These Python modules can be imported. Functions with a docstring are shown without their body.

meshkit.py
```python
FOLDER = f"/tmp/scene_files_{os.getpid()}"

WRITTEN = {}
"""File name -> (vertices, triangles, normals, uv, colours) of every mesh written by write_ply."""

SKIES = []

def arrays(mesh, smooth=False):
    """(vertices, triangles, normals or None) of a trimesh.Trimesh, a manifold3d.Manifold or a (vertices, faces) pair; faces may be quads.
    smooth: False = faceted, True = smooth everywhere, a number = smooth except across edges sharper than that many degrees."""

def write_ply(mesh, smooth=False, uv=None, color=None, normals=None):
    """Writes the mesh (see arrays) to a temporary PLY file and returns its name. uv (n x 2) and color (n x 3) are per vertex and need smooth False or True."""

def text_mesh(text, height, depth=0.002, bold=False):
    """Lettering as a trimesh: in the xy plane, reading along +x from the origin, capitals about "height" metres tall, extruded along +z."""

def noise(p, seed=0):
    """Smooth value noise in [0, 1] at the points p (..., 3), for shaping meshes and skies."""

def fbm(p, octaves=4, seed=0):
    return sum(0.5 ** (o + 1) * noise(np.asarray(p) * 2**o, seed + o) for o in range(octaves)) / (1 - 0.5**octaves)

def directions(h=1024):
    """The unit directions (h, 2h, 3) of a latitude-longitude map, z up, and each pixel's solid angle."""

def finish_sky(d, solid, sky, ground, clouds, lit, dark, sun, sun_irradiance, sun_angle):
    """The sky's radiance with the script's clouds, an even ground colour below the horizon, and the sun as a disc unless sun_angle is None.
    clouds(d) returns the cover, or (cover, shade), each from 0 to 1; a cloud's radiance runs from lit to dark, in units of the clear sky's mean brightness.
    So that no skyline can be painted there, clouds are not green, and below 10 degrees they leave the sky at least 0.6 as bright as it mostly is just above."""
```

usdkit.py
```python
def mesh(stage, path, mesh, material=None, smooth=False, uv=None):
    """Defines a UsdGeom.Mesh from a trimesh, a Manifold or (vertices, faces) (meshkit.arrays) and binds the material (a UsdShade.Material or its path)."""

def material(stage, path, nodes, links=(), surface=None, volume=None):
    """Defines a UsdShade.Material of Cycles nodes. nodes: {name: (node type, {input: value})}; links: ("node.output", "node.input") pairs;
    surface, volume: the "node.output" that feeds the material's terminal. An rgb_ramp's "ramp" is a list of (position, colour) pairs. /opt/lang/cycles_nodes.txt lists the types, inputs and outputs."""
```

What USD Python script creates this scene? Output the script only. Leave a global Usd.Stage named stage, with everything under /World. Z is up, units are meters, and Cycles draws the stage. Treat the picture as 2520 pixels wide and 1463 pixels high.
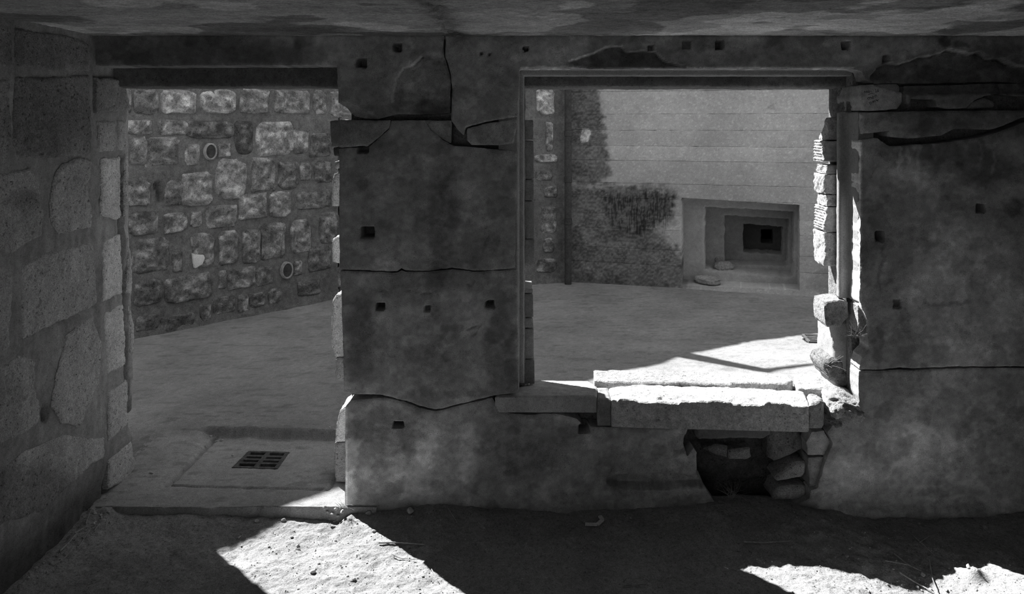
import math, random
import numpy as np, trimesh, shapely
from shapely.geometry import Polygon, box as sbox
from scipy.spatial import cKDTree
from pxr import Usd, UsdGeom, UsdLux, UsdShade, Gf, Sdf, Vt
import usdkit, meshkit
from meshkit import fbm

# ------------------------------------------------------------------ camera, sky, sun, exposure
F, CX, HY, EYE, D = 1880.0, 1260.0, 300.0, 1.71, 3.4      # lens in pixels of the 2520 wide frame, horizon row, eye height, distance of the front wall
EXPOSURE = 0.27
SUN_TRAVEL = np.array([0.723, -0.691, -1.0]); SUN_TRAVEL /= np.linalg.norm(SUN_TRAVEL)
SUN_STRENGTH, SKY_STRENGTH = 5.4, 0.25
stage = Usd.Stage.CreateInMemory()
UsdGeom.SetStageUpAxis(stage, 'Z')
world = UsdGeom.Xform.Define(stage, '/World'); stage.SetDefaultPrim(world.GetPrim())
UsdGeom.Scope.Define(stage, '/World/Looks')
cam = UsdGeom.Camera.Define(stage, '/World/camera')
cam.AddTranslateOp().Set((0, 0, EYE)); cam.AddRotateXOp().Set(90)
cam.CreateHorizontalApertureAttr(36.0); cam.CreateVerticalApertureAttr(36.0 * 1463 / 2520)
cam.CreateFocalLengthAttr(36.0 * F / 2520); cam.CreateVerticalApertureOffsetAttr(-36.0 * (731.5 - HY) / 2520)
cam.CreateClippingRangeAttr((0.05, 200.0)); cam.CreateExposureAttr(EXPOSURE)
sky = UsdLux.DomeLight.Define(stage, '/World/sky')
sky.CreateIntensityAttr(SKY_STRENGTH); sky.CreateColorAttr((1, 1, 1))
sun = UsdLux.DistantLight.Define(stage, '/World/sun')
sun.CreateIntensityAttr(SUN_STRENGTH); sun.CreateNormalizeAttr(True); sun.CreateAngleAttr(0.53); sun.CreateColorAttr((1, 1, 1))
_z = -SUN_TRAVEL; _x = np.cross([0, 0, 1.0], _z); _x /= np.linalg.norm(_x); _y = np.cross(_z, _x)
sun.AddTransformOp().Set(Gf.Matrix4d(*_x, 0, *_y, 0, *_z, 0, 0, 0, 6, 1))

# ------------------------------------------------------------------ helpers
rng = np.random.default_rng(7)
counts = {}
def numbered(parent, name):
    k = (parent, name); n = counts.get(k, 0); counts[k] = n + 1
    return f'{parent}/{name}' + (f'_{n:03d}' if n else '')
def tag(p, label=None, cat=None, group=None, kind=None):
    for k, v in (('label', label), ('category', cat), ('group', group), ('kind', kind)):
        if v: p.SetCustomDataByKey(k, v)
    return p
def thing(name, label=None, cat=None, loc=(0, 0, 0), rotz=0, group=None, kind=None):
    x = UsdGeom.Xform.Define(stage, numbered('/World', name))
    if any(loc) or rotz: x.AddTranslateOp().Set(tuple(map(float, loc))); x.AddRotateZOp().Set(float(rotz))
    return tag(x.GetPrim(), label, cat, group, kind)
def part(parent, name, vf, mat, tone=None, smooth=True, label=None):
    path = '/World' if parent is None else str(parent.GetPath())
    m = usdkit.mesh(stage, numbered(path, name), vf, mat, smooth)
    n = len(m.GetPointsAttr().Get())
    t = np.ones(n) if tone is None else np.asarray(tone, float) if np.ndim(tone) else np.full(n, float(tone))
    UsdGeom.PrimvarsAPI(m).CreatePrimvar('tone', Sdf.ValueTypeNames.Color3fArray, 'vertex').Set(Vt.Vec3fArray.FromNumpy(np.repeat(t[:, None], 3, 1).astype(np.float32)))
    if label: m.GetPrim().SetCustomDataByKey('label', label)
    return m.GetPrim()
def px_of(P):
    return CX + F * P[..., 0] / P[..., 1], HY - F * (P[..., 2] - EYE) / P[..., 1]
def at(px, py, Y):
    return np.array([(px - CX) * Y / F, Y, EYE - (py - HY) * Y / F])
def on_floor(px, py, z):
    Y = F * (EYE - z) / (py - HY); return np.array([(px - CX) * Y / F, Y, z])
def sstep(x, a, b):
    t = np.clip((x - a) / (b - a), 0, 1); return t * t * (3 - 2 * t)

class Frame:                                   # a plane: origin, two axes in it, its outward normal
    def __init__(s, O, u, v):
        s.O, s.u, s.v = np.array(O, float), np.array(u, float) / np.linalg.norm(u), np.array(v, float) / np.linalg.norm(v)
        s.n = np.cross(s.u, s.v)
    def P(s, a, b, d=0): return s.O + np.multiply.outer(a, s.u) + np.multiply.outer(b, s.v) - np.multiply.outer(np.broadcast_to(d, np.shape(a)), s.n)
    def from_px(s, pts, d=0.0):                # pixels of the photograph onto this plane
        pts = np.asarray(pts, float); E = np.array([0, 0, EYE])
        r = np.stack([(pts[:, 0] - CX) / F, np.ones(len(pts)), -(pts[:, 1] - HY) / F], 1)
        O = s.O - s.n * d
        t = ((O - E) @ s.n) / (r @ s.n)
        X = E + r * t[:, None] - O
        return np.stack([X @ s.u, X @ s.v], 1)

def densify(xy, step):
    out = []
    for a, b in zip(xy, np.roll(xy, -1, 0)):
        n = max(1, int(np.ceil(np.linalg.norm(b - a) / step))); out.append(a + (b - a) * (np.arange(n) / n)[:, None])
    return np.vstack(out)
def roughen(xy, step, amp, seed, scale=18):
    p = densify(np.asarray(xy, float), step); q = np.c_[p, np.zeros(len(p))]
    w = np.stack([fbm(q * scale, 5, seed) - .5, fbm(q * scale + 31.7, 5, seed + 9) - .5], 1) + .45 * np.stack([fbm(q * scale * 4, 3, seed + 3) - .5, fbm(q * scale * 4 + 11.7, 3, seed + 4) - .5], 1)
    return p + 2 * amp * w
def as_poly(xy):
    g = Polygon(xy)
    if not g.is_valid: g = g.buffer(0)
    return max(g.geoms, key=lambda x: x.area) if hasattr(g, 'geoms') else g

def slab(frame, poly, thick, cell=.008, relief=None, tone=None, bevel=.006, edge=.003, seed=0, side=.002, back=True, holes=()):
    """A slab of wall: POLY (in the frame's plane, metres) cut from a fine grid, its face set back by relief(px, py, P), its rim roughened and rounded, its sides carried back by THICK. Returns (v, f), tones."""
    g = as_poly(roughen(poly, max(cell, .006), edge, seed)) if edge else as_poly(poly)
    for h in holes: g = g.difference(as_poly(roughen(h, max(cell, .006), edge, seed + 5)))
    if hasattr(g, 'geoms'): g = max(g.geoms, key=lambda x: x.area)
    x0, y0, x1, y1 = g.bounds
    nx, ny = int(np.ceil((x1 - x0) / cell)) + 1, int(np.ceil((y1 - y0) / cell)) + 1
    cx, cy = np.meshgrid(x0 + (np.arange(nx) + .5 - .5) * cell, y0 + (np.arange(ny) + .5 - .5) * cell, indexing='ij')
    shapely.prepare(g)
    inside = shapely.contains_xy(g, cx, cy)
    I, J = np.nonzero(inside)
    vid = lambda i, j: i * (ny + 1) + j
    quads = np.stack([vid(I, J), vid(I + 1, J), vid(I + 1, J + 1), vid(I, J + 1)], 1)
    used, inv = np.unique(quads, return_inverse=True); quads = inv.reshape(-1, 4)
    a, b = x0 + (used // (ny + 1) - .5) * cell, y0 + (used % (ny + 1) - .5) * cell
    E = np.vstack([quads[:, [0, 1]], quads[:, [1, 2]], quads[:, [2, 3]], quads[:, [3, 0]]])
    key = E[:, 0].astype(np.int64) * (len(used) + 1) + E[:, 1]; rev = E[:, 1].astype(np.int64) * (len(used) + 1) + E[:, 0]
    rim = E[~np.isin(key, rev)]
    rv = np.unique(rim)
    B = g.boundary
    pr = shapely.line_interpolate_point(B, shapely.line_locate_point(B, shapely.points(a[rv], b[rv]))) if B.geom_type == 'LineString' else None
    dens = np.vstack([np.asarray(shapely.segmentize(r, cell / 4).coords) for r in ([g.exterior] + list(g.interiors))])
    tree = cKDTree(dens)
    a0, b0 = a.copy(), b.copy()
    if pr is not None: a[rv], b[rv] = shapely.get_x(pr), shapely.get_y(pr)
    else:
        k = tree.query(np.c_[a[rv], b[rv]])[1]; a[rv], b[rv] = dens[k, 0], dens[k, 1]
    dist = tree.query(np.c_[a, b])[0]
    flat = frame.P(a, b)
    px, py = px_of(flat)
    d = relief(px, py, flat) if relief else np.zeros(len(a))
    d = d + np.zeros(len(a))
    if bevel:
        q = np.clip(1 - dist / bevel, 0, 1); d = d + bevel * (1 - np.sqrt(np.maximum(1 - q * q, 0)))
    d = np.minimum(d, thick * .97)
    V = [flat - d[:, None] * frame.n]; T = [np.ones(len(a)) * 1.0 if tone is None else tone(px, py, flat)]
    Fc = [quads[:, [0, 1, 2]], quads[:, [0, 2, 3]]]
    n0 = len(a)
    steps = max(1, min(8, int(round(thick / .02))))
    m = -np.ones(len(a), int); m[rv] = np.arange(len(rv))
    drv = d[rv]
    for s in range(steps + 1):
        dep = drv + (thick - drv) * s / steps
        p = frame.P(a[rv], b[rv], 0) - dep[:, None] * frame.n
        if 0 < s < steps and side:
            w = np.stack([fbm(p * 35 + o, 3, seed + 3) - .5 for o in (0, 17.3, 41.9)], 1); p = p + w * 4 * side
        V.append(p); T.append(T[0][rv])
    for s in range(steps):
        o0, o1 = n0 + s * len(rv), n0 + (s + 1) * len(rv)
        A, Bq = m[rim[:, 0]], m[rim[:, 1]]
        Fc += [np.stack([Bq + o0, A + o0, A + o1], 1), np.stack([Bq + o0, A + o1, Bq + o1], 1)]
    if back:
        o = n0 + (steps + 1) * len(rv)
        V.append(frame.P(a, b, thick)); T.append(T[0]); Fc += [quads[:, [2, 1, 0]] + o, quads[:, [3, 2, 0]] + o]
    return (np.vstack(V), np.vstack(Fc)), np.clip(np.concatenate(T), .02, 3)

def cube(x0, x1, y0, y1, z0, z1):
    m = trimesh.creation.box([x1 - x0, y1 - y0, z1 - z0]); m.apply_translation([(x0 + x1) / 2, (y0 + y1) / 2, (z0 + z1) / 2])
    return np.array(m.vertices), np.array(m.faces)
def rough_box(x0, x1, y0, y1, z0, z1, cell=.02, amp=.006, seed=0, scale=14):
    """A box of many small faces, all displaced by noise."""
    c = np.array([(x0 + x1) / 2, (y0 + y1) / 2, (z0 + z1) / 2]); h = np.array([x1 - x0, y1 - y0, z1 - z0]) / 2
    V, Fs, o = [], [], 0
    for ax in range(3):
        p, q = (ax + 1) % 3, (ax + 2) % 3
        n1, n2 = max(1, int(np.ceil(2 * h[p] / cell))), max(1, int(np.ceil(2 * h[q] / cell)))
        s, t = np.meshgrid(np.linspace(-1, 1, n1 + 1), np.linspace(-1, 1, n2 + 1), indexing='ij')
        i, j = np.meshgrid(np.arange(n1), np.arange(n2), indexing='ij'); k = (i * (n2 + 1) + j).ravel()
        qd = np.stack([k, k + n2 + 1, k + n2 + 2, k + 1], 1)
        for sg in (-1, 1):
            v = np.zeros((s.size, 3)); v[:, ax] = sg; v[:, p] = s.ravel(); v[:, q] = t.ravel()
            w = v * h + c
            V.append(w); f = qd if sg > 0 else qd[:, ::-1]
            Fs += [f[:, [0, 1, 2]] + o, f[:, [0, 2, 3]] + o]; o += len(v)
    v = np.vstack(V)
    w = np.stack([fbm(v * scale + k, 4, seed) - .5 for k in (0, 23.1, 57.7)], 1)
    e = np.abs(v - c) / h                                            # round the edges a little
    rr = .012 * np.sign(v - c) * (np.sort(e, 1)[:, 1:2] > 1 - .02 / h.max()) * (e > .97)
    return v + 2 * amp * w - np.minimum(np.abs(rr), amp) * np.sign(rr), np.vstack(Fs)
def rock(size, seed, boxy=.55, rough=.12, sub=3, scale=2.2):
    m = trimesh.creation.icosphere(sub); d = np.array(m.vertices)
    p = np.sign(d) * np.abs(d) ** boxy; p /= np.maximum(1e-9, (np.abs(p) ** (2 / boxy * .5)).sum(1, keepdims=True) ** (boxy * .5)) ** .35
    n = fbm(p * scale + seed * 7.7, 4, seed) - .5; n2 = fbm(p * scale * 4 + seed * 3.1, 3, seed + 1) - .5
    p = p * (1 + rough * 2 * n + rough * .7 * n2)[:, None]
    return p * np.array(size) / 2, np.array(m.faces)
def hull_stone(seed, flat=.6, n=15):
    r = np.random.default_rng(seed); p = r.normal(size=(n, 3)); p /= np.linalg.norm(p, axis=1, keepdims=True); p *= r.uniform(.82, 1.05, (n, 1))
    h = trimesh.Trimesh(p * [.5, .40, .5 * flat]).convex_hull.subdivide().subdivide()
    v = np.array(h.vertices); v = v * (1 + .10 * (fbm(v * 5 + seed, 3, seed) - .5))[:, None]; h = trimesh.Trimesh(v, h.faces); trimesh.smoothing.filter_taubin(h, iterations=3)
    return np.array(h.vertices), np.array(h.faces)
def moved(vf, loc, rot=(0, 0, 0)):
    R = trimesh.transformations.euler_matrix(*np.radians(rot))[:3, :3]
    return np.asarray(vf[0]) @ R.T + np.array(loc), vf[1]
def tube(points, radii, sides=6, closed_ends=True):
    p = np.asarray(points, float); t = np.gradient(p, axis=0); t /= np.linalg.norm(t, axis=1, keepdims=True) + 1e-12
    up = np.where(np.abs(t[:, 2:]) < .9, [0, 0, 1.0], [1.0, 0, 0]); A = np.cross(t, up); A /= np.linalg.norm(A, axis=1, keepdims=True); B = np.cross(t, A)
    ang = np.arange(sides) * 2 * np.pi / sides; r = np.broadcast_to(radii, (len(p),))
    v = (p[:, None] + r[:, None, None] * (np.cos(ang)[None, :, None] * A[:, None] + np.sin(ang)[None, :, None] * B[:, None])).reshape(-1, 3)
    i, j = np.meshgrid(np.arange(len(p) - 1), np.arange(sides), indexing='ij')
    q = np.stack([i * sides + j, i * sides + (j + 1) % sides, (i + 1) * sides + (j + 1) % sides, (i + 1) * sides + j], -1).reshape(-1, 4)
    f = [q[:, [0, 2, 1]], q[:, [0, 3, 2]]]
    v = np.vstack([v, p[0], p[-1]]); k = len(v) - 2
    f.append(np.array([[k, s, (s + 1) % sides] for s in range(sides)])); o = (len(p) - 1) * sides
    f.append(np.array([[k + 1, o + (s + 1) % sides, o + s] for s in range(sides)]))
    return v, np.vstack(f)
def join(parts):
    V, Fs, o = [], [], 0
    for v, f in parts: V.append(v); Fs.append(np.asarray(f) + o); o += len(v)
    return np.vstack(V), np.vstack(Fs)
def extrude_plan(xy, z0, z1, n=40, amp=.0015, seed=0, scale=30):
    """A plan outline (counter-clockwise) drawn up from z0 to z1, its skin slightly uneven."""
    p = densify(np.asarray(xy, float), .006); k = len(p); zs = np.linspace(z0, z1, n + 1)
    v = np.concatenate([np.c_[p, np.full(k, z)] for z in zs])
    w = np.stack([fbm(v * scale + o, 3, seed) - .5 for o in (0, 19.3)], 1); v[:, :2] += 2 * amp * w
    i, j = np.meshgrid(np.arange(n), np.arange(k), indexing='ij')
    q = np.stack([i * k + j, i * k + (j + 1) % k, (i + 1) * k + (j + 1) % k, (i + 1) * k + j], -1).reshape(-1, 4)
    f = [q[:, [0, 1, 2]], q[:, [0, 2, 3]]]
    tri = trimesh.creation.triangulate_polygon(Polygon(p), engine='earcut')[1] if False else None
    c = len(v); v = np.vstack([v, [*p.mean(0), z0], [*p.mean(0), z1]])
    f.append(np.array([[c, (s + 1) % k, s] for s in range(k)])); f.append(np.array([[c + 1, n * k + s, n * k + (s + 1) % k] for s in range(k)]))
    return v, np.vstack(f)
def court_tone(v):
    P = v * np.array([1, 1, 0])
    return (.88 + .24 * fbm(P * np.array([2, 5, 1]), 4, 61)) * (1 - .22 * sstep(fbm(P * np.array([9, 34, 1]), 4, 62), .62, .72)) * (.86 + .28 * fbm(P * 40, 3, 63))
def height_grid(x0, x1, y0, y1, cell, fz, skip=None):
    nx, ny = int(round((x1 - x0) / cell)), int(round((y1 - y0) / cell))
    X, Y = np.meshgrid(np.linspace(x0, x1, nx + 1), np.linspace(y0, y1, ny + 1), indexing='ij')
    v = np.stack([X.ravel(), Y.ravel(), np.zeros(X.size)], 1); v[:, 2] = fz(v[:, 0], v[:, 1])
    i, j = np.meshgrid(np.arange(nx), np.arange(ny), indexing='ij'); k = (i * (ny + 1) + j).ravel()
    q = np.stack([k, k + ny + 1, k + ny + 2, k + 1], 1)
    if skip is not None:
        c = v[q].mean(1); q = q[~skip(c[:, 0], c[:, 1])]
        u, inv = np.unique(q, return_inverse=True); v, q = v[u], inv.reshape(-1, 4)
    return v, np.vstack([q[:, [0, 1, 2]], q[:, [0, 2, 3]]])

# features of a surface, all in pixels of the photograph
def wob(P, amp, scale=40, seed=3):
    return amp * 2 * (fbm(P * scale, 3, seed) - .5)
def hole(px, py, P, cx, cy, w, h, depth):
    e = np.maximum(np.abs(px - cx + wob(P, 2)) / (w / 2), np.abs(py - cy + wob(P, 2, 40, 8)) / (h / 2))
    return depth * (1 - sstep(e, .82, 1.12))
def line_dist(px, py, pts):
    p = np.asarray(pts, float); o = [p[:1]]
    for a, b in zip(p[:-1], p[1:]):
        n = max(1, int(np.linalg.norm(b - a) / 2)); o.append(a + (b - a) * (np.arange(1, n + 1) / n)[:, None])
    return cKDTree(np.vstack(o)).query(np.c_[px, py], distance_upper_bound=60)[0]
def crack(px, py, P, pts, w, depth, jit=5):
    d = line_dist(px + wob(P, jit, 30, 5), py + wob(P, jit, 30, 6), pts)
    return depth * (1 - sstep(d, w * .3, w))
def spall(px, py, P, pts, depth, soft=3, jit=6, seed=11):
    g = Polygon(pts); x, y = px + wob(P, jit, 25, seed), py + wob(P, jit, 25, seed + 1)
    ins = shapely.contains_xy(g, x, y); d = line_dist(x, y, list(pts) + [pts[0]]); d = np.minimum(d, 60)
    return depth * sstep(np.where(ins, d, -d), -soft, soft)
def blots(px, py, P, items, jit=22, seed=21):
    x, y = px + wob(P, jit, 7, seed) + wob(P, jit * .5, 30, seed + 2), py + wob(P, jit, 7, seed + 1) + wob(P, jit * .5, 30, seed + 3)
    t = np.zeros(len(px))
    for cx, cy, rx, ry, a in items:
        r = ((x - cx) / rx) ** 2 + ((y - cy) / ry) ** 2
        t = t + a * (1 - sstep(r, .35, 1.5))
    return np.exp(t)
def grain(P, amp=.0022, seed=2):
    return amp * 2 * (fbm(P * 55, 4, seed) - .5) + amp * 3 * (fbm(P * 9, 3, seed + 1) - .5)

# ------------------------------------------------------------------ materials
def look(name, lo, hi, scale=5, mid=28, pits=.5, pit_scale=130, bump=.35, bump_dist=.004, rough=.95, stretch=(1, 1, 1), pit_at=.36, mc=.28, fine=.3):
    nodes = {'g': ('geometry', {}), 'mp': ('mapping', {'scale': stretch}),
        'n1': ('noise_texture', {'scale': scale, 'detail': 8.0, 'roughness': .62}), 'r1': ('rgb_ramp', {'ramp': [(.3, (lo,) * 3), (.7, (hi,) * 3)]}),
        'n2': ('noise_texture', {'scale': mid, 'detail': 6.0, 'roughness': .65}), 'r2': ('rgb_ramp', {'ramp': [(.3, (1 - mc,) * 3), (.7, (1 + mc,) * 3)]}),
        'n3': ('noise_texture', {'scale': pit_scale, 'detail': 3.0, 'roughness': .6}), 'r3': ('rgb_ramp', {'ramp': [(pit_at - .04, (1 - pits,) * 3), (pit_at + .02, (1,) * 3), (.66, (1,) * 3), (.72, (1 + .5 * pits,) * 3)]}),
        'n4': ('noise_texture', {'scale': pit_scale * 2.6, 'detail': 4.0, 'roughness': .7}),
        'r4': ('rgb_ramp', {'ramp': [(.34, (1 - fine,) * 3), (.66, (1 + fine,) * 3)]}), 'm4': ('mix_color', {'blend_type': 'multiply', 'fac': 1.0}),
        'at': ('attribute', {'attribute': 'tone'}),
        'm1': ('mix_color', {'blend_type': 'multiply', 'fac': 1.0}), 'm2': ('mix_color', {'blend_type': 'multiply', 'fac': 1.0}), 'm3': ('mix_color', {'blend_type': 'multiply', 'fac': 1.0}),
        'h1': ('math', {'math_type': 'multiply', 'value2': .55}), 'h2': ('math', {'math_type': 'add'}), 'h3': ('math', {'math_type': 'add'}),
        'b': ('bump', {'strength': bump, 'distance': bump_dist}), 'p': ('diffuse_bsdf', {'roughness': .6})}
    links = [('g.position', 'mp.vector'), ('mp.vector', 'n1.vector'), ('mp.vector', 'n2.vector'), ('g.position', 'n3.vector'), ('g.position', 'n4.vector'),
        ('n1.fac', 'r1.fac'), ('n2.fac', 'r2.fac'), ('n3.fac', 'r3.fac'), ('r1.color', 'm1.a'), ('r2.color', 'm1.b'), ('m1.result', 'm2.a'), ('r3.color', 'm2.b'),
        ('n4.fac', 'r4.fac'), ('m2.result', 'm4.a'), ('r4.color', 'm4.b'), ('m4.result', 'm3.a'), ('at.color', 'm3.b'), ('m3.result', 'p.color'),
        ('n4.fac', 'h1.value1'), ('n3.fac', 'h2.value1'), ('h1.value', 'h2.value2'), ('n2.fac', 'h3.value1'), ('h2.value', 'h3.value2'), ('h3.value', 'b.height'), ('b.normal', 'p.normal')]
    return usdkit.material(stage, f'/World/Looks/{name}', nodes, links, surface='p.BSDF')
PLASTER = look('old_plaster', .235, .41, 4, 30, .45, 150, .5, .004, mc=.22, fine=.35)
BEAM = look('beam_concrete', .12, .22, 4, 40, .5, 110, .7, .005)
RUBBLE = look('rubble_core', .12, .24, 6, 40, .6, 60, .9, .008)
ASHLAR = look('ashlar_stone', .28, .42, 5, 45, .65, 75, .8, .006, mc=.2, fine=.4)
MORTAR = look('wall_mortar', .20, .32, 4, 34, .4, 110, .7, .005, mc=.2, fine=.3)
FIELD = look('field_stone', .16, .33, 9, 34, .5, 60, .9, .008, pit_at=.38, mc=.32, fine=.4)
MORTAR_FAR = look('far_mortar', .10, .165, 3, 24, .4, 70, .8, .008, mc=.25, fine=.35)
CONCRETE = look('cast_concrete', .27, .38, 1.8, 30, .35, 90, .3, .005, mc=.12, fine=.22, pit_at=.33)
CONCRETE_TOP = look('broken_concrete', .27, .42, 5, 40, .5, 70, .9, .008)
FLOOR_FAR = look('screed_floor', .165, .24, 2, 40, .4, 90, .5, .005, mc=.12, fine=.3, pit_at=.34)
DIRT = look('dry_dirt', .185, .28, 5, 45, .4, 90, .6, .006, mc=.22, fine=.35)
CEIL = look('ceiling_concrete', .29, .52, 4.5, 30, .3, 60, .5, .005, stretch=(1, 1.6, 1))
PEBBLE = look('loose_stone', .24, .40, 30, 90, .3, 200, .5, .002)
IRON = look('rusty_iron', .05, .10, 20, 80, .4, 150, .5, .002)
CLAY = look('clay_pipe', .20, .32, 12, 50, .3, 120, .4, .002)
TWIG = look('dry_twig', .16, .30, 40, 120, .2, 300, .3, .001)
STRAW = look('pale_straw', .24, .38, 40, 120, .2, 300, .3, .001)
WHITE = look('white_plastic', .62, .70, 20, 60, .1, 200, .1, .001)
INK = look('pencil_marks', .06, .09, 30, 80, .1, 200, .1, .001)

# ------------------------------------------------------------------ planes
FRONT = Frame((0, D, 0), (1, 0, 0), (0, 0, 1))
LEFTX = -1.854
LEFT = Frame((LEFTX, 0, 0), (0, 1, 0), (0, 0, 1))
W0, W1, W2, W3 = (np.array(p) for p in [(-4.82, 3.77), (-2.875, 5.836), (-1.62, 7.168), (.56, 7.908)])
W4 = np.array([5.6, 6.43])
CEILZ = 2.093
fpoly = lambda pts: FRONT.from_px(pts)

# ================================================================== the front wall
wf = thing('wall_front', 'dark cracked plaster wall with a doorway and a big ragged window opening', 'wall', kind='structure')
HOLES = [(888, 155, 24, 20, .085), (978, 117, 19, 17, .085), (1295, 121, 12, 12, .085), (904, 573, 32, 26, .088), (936, 755, 20, 14, .08), (1052, 760, 16, 13, .025), (1206, 750, 20, 15, .085),
         (980, 1046, 24, 14, .08), (893, 368, 26, 15, .08), (1184, 132, 6, 6, .03), (1204, 133, 6, 6, .03), (1602, 118, 14, 14, .03), (1691, 111, 24, 23, .012), (1772, 111, 19, 20, .07),
         (2082, 113, 19, 19, .085), (2182, 145, 17, 16, .085), (2175, 333, 17, 16, .085), (2166, 583, 18, 24, .085), (2414, 512, 20, 20, .085), (2209, 748, 20, 20, .012), (1438, 1056, 26, 17, .08)]
STAINS_AND_LIGHT = [(480, 128, 330, 46, -.6), (800, 118, 55, 45, .25), (885, 850, 38, 120, -.5), (1235, 880, 42, 150, -.5), (1090, 520, 36, 160, -.35), (1070, 720, 26, 60, -.25), (950, 420, 60, 60, .15), (960, 500, 40, 60, .15),
          (900, 640, 80, 30, .2), (1160, 600, 30, 60, -.2), (1120, 480, 30, 60, -.25),
          (950, 1065, 120, 55, -.3), (1300, 1080, 110, 85, -.35), (1040, 1095, 30, 62, .5), (1020, 1150, 60, 30, .3), (900, 1180, 90, 30, .25), (862, 1150, 22, 120, .45), (1150, 1120, 26, 80, .3), (1120, 1000, 60, 40, .15),
          (930, 1210, 60, 25, -.2), (1560, 1075, 110, 40, .2), (1600, 1060, 60, 14, -.3), (1470, 1060, 30, 60, .15),
          (1600, 160, 200, 40, -.3), (1420, 130, 30, 50, .3), (1380, 130, 60, 50, .1), (1880, 140, 200, 40, -.25), (2130, 120, 60, 40, .35), (2240, 110, 70, 30, .25), (2320, 100, 16, 18, -.8), (2362, 112, 20, 14, -.7), (2450, 120, 60, 50, -.4),
          (2330, 395, 46, 44, -.6), (2275, 375, 30, 24, -.5), (2440, 420, 70, 60, -.4), (2335, 425, 30, 20, .55), (2250, 430, 90, 26, .3), (2450, 480, 60, 34, .3), (2490, 512, 40, 19, -.55), (2230, 440, 60, 40, .2), (2480, 370, 50, 30, .25),
          (2163, 850, 13, 55, -.45), (2168, 650, 5, 70, -.35), (2148, 560, 14, 40, -.3), (1062, 262, 46, 26, -.55), (1030, 215, 60, 60, .12), (2330, 745, 60, 5, -.35), (2370, 740, 150, 200, .5), (2230, 1080, 60, 90, .3), (2330, 1110, 90, 60, .25), (2090, 1180, 40, 40, .25), (2330, 1215, 100, 14, -.3), (2200, 960, 20, 70, -.15),  # among the stains, a lightening of the right wall for missing bounce light
          (2400, 230, 280, 105, -.45), (2170, 241, 54, 38, .6), (2210, 385, 6, 34, .5), (2232, 380, 5, 26, .4), (2262, 372, 6, 40, .4), (2300, 366, 5, 30, .4), (2440, 395, 6, 34, .4), (2410, 380, 5, 30, .35), (2150, 640, 30, 90, .15), (2450, 640, 50, 50, .12), (2440, 1000, 120, 100, -.15)]  # upper right darkened to paint in shade; writing block lightened back
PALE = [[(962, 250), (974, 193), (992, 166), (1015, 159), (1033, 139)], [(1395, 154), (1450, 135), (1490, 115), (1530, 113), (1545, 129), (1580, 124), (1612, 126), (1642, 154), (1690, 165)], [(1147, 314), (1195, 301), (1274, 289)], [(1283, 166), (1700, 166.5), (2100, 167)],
    [(2144, 188), (2163, 164), (2193, 154), (2216, 157), (2271, 140), (2296, 137), (2337, 121), (2388, 131), (2413, 127), (2433, 144), (2466, 142), (2499, 162), (2560, 164)], [(2117, 742), (2118, 352)], [(851, 1006), (852, 1240)]]
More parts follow.
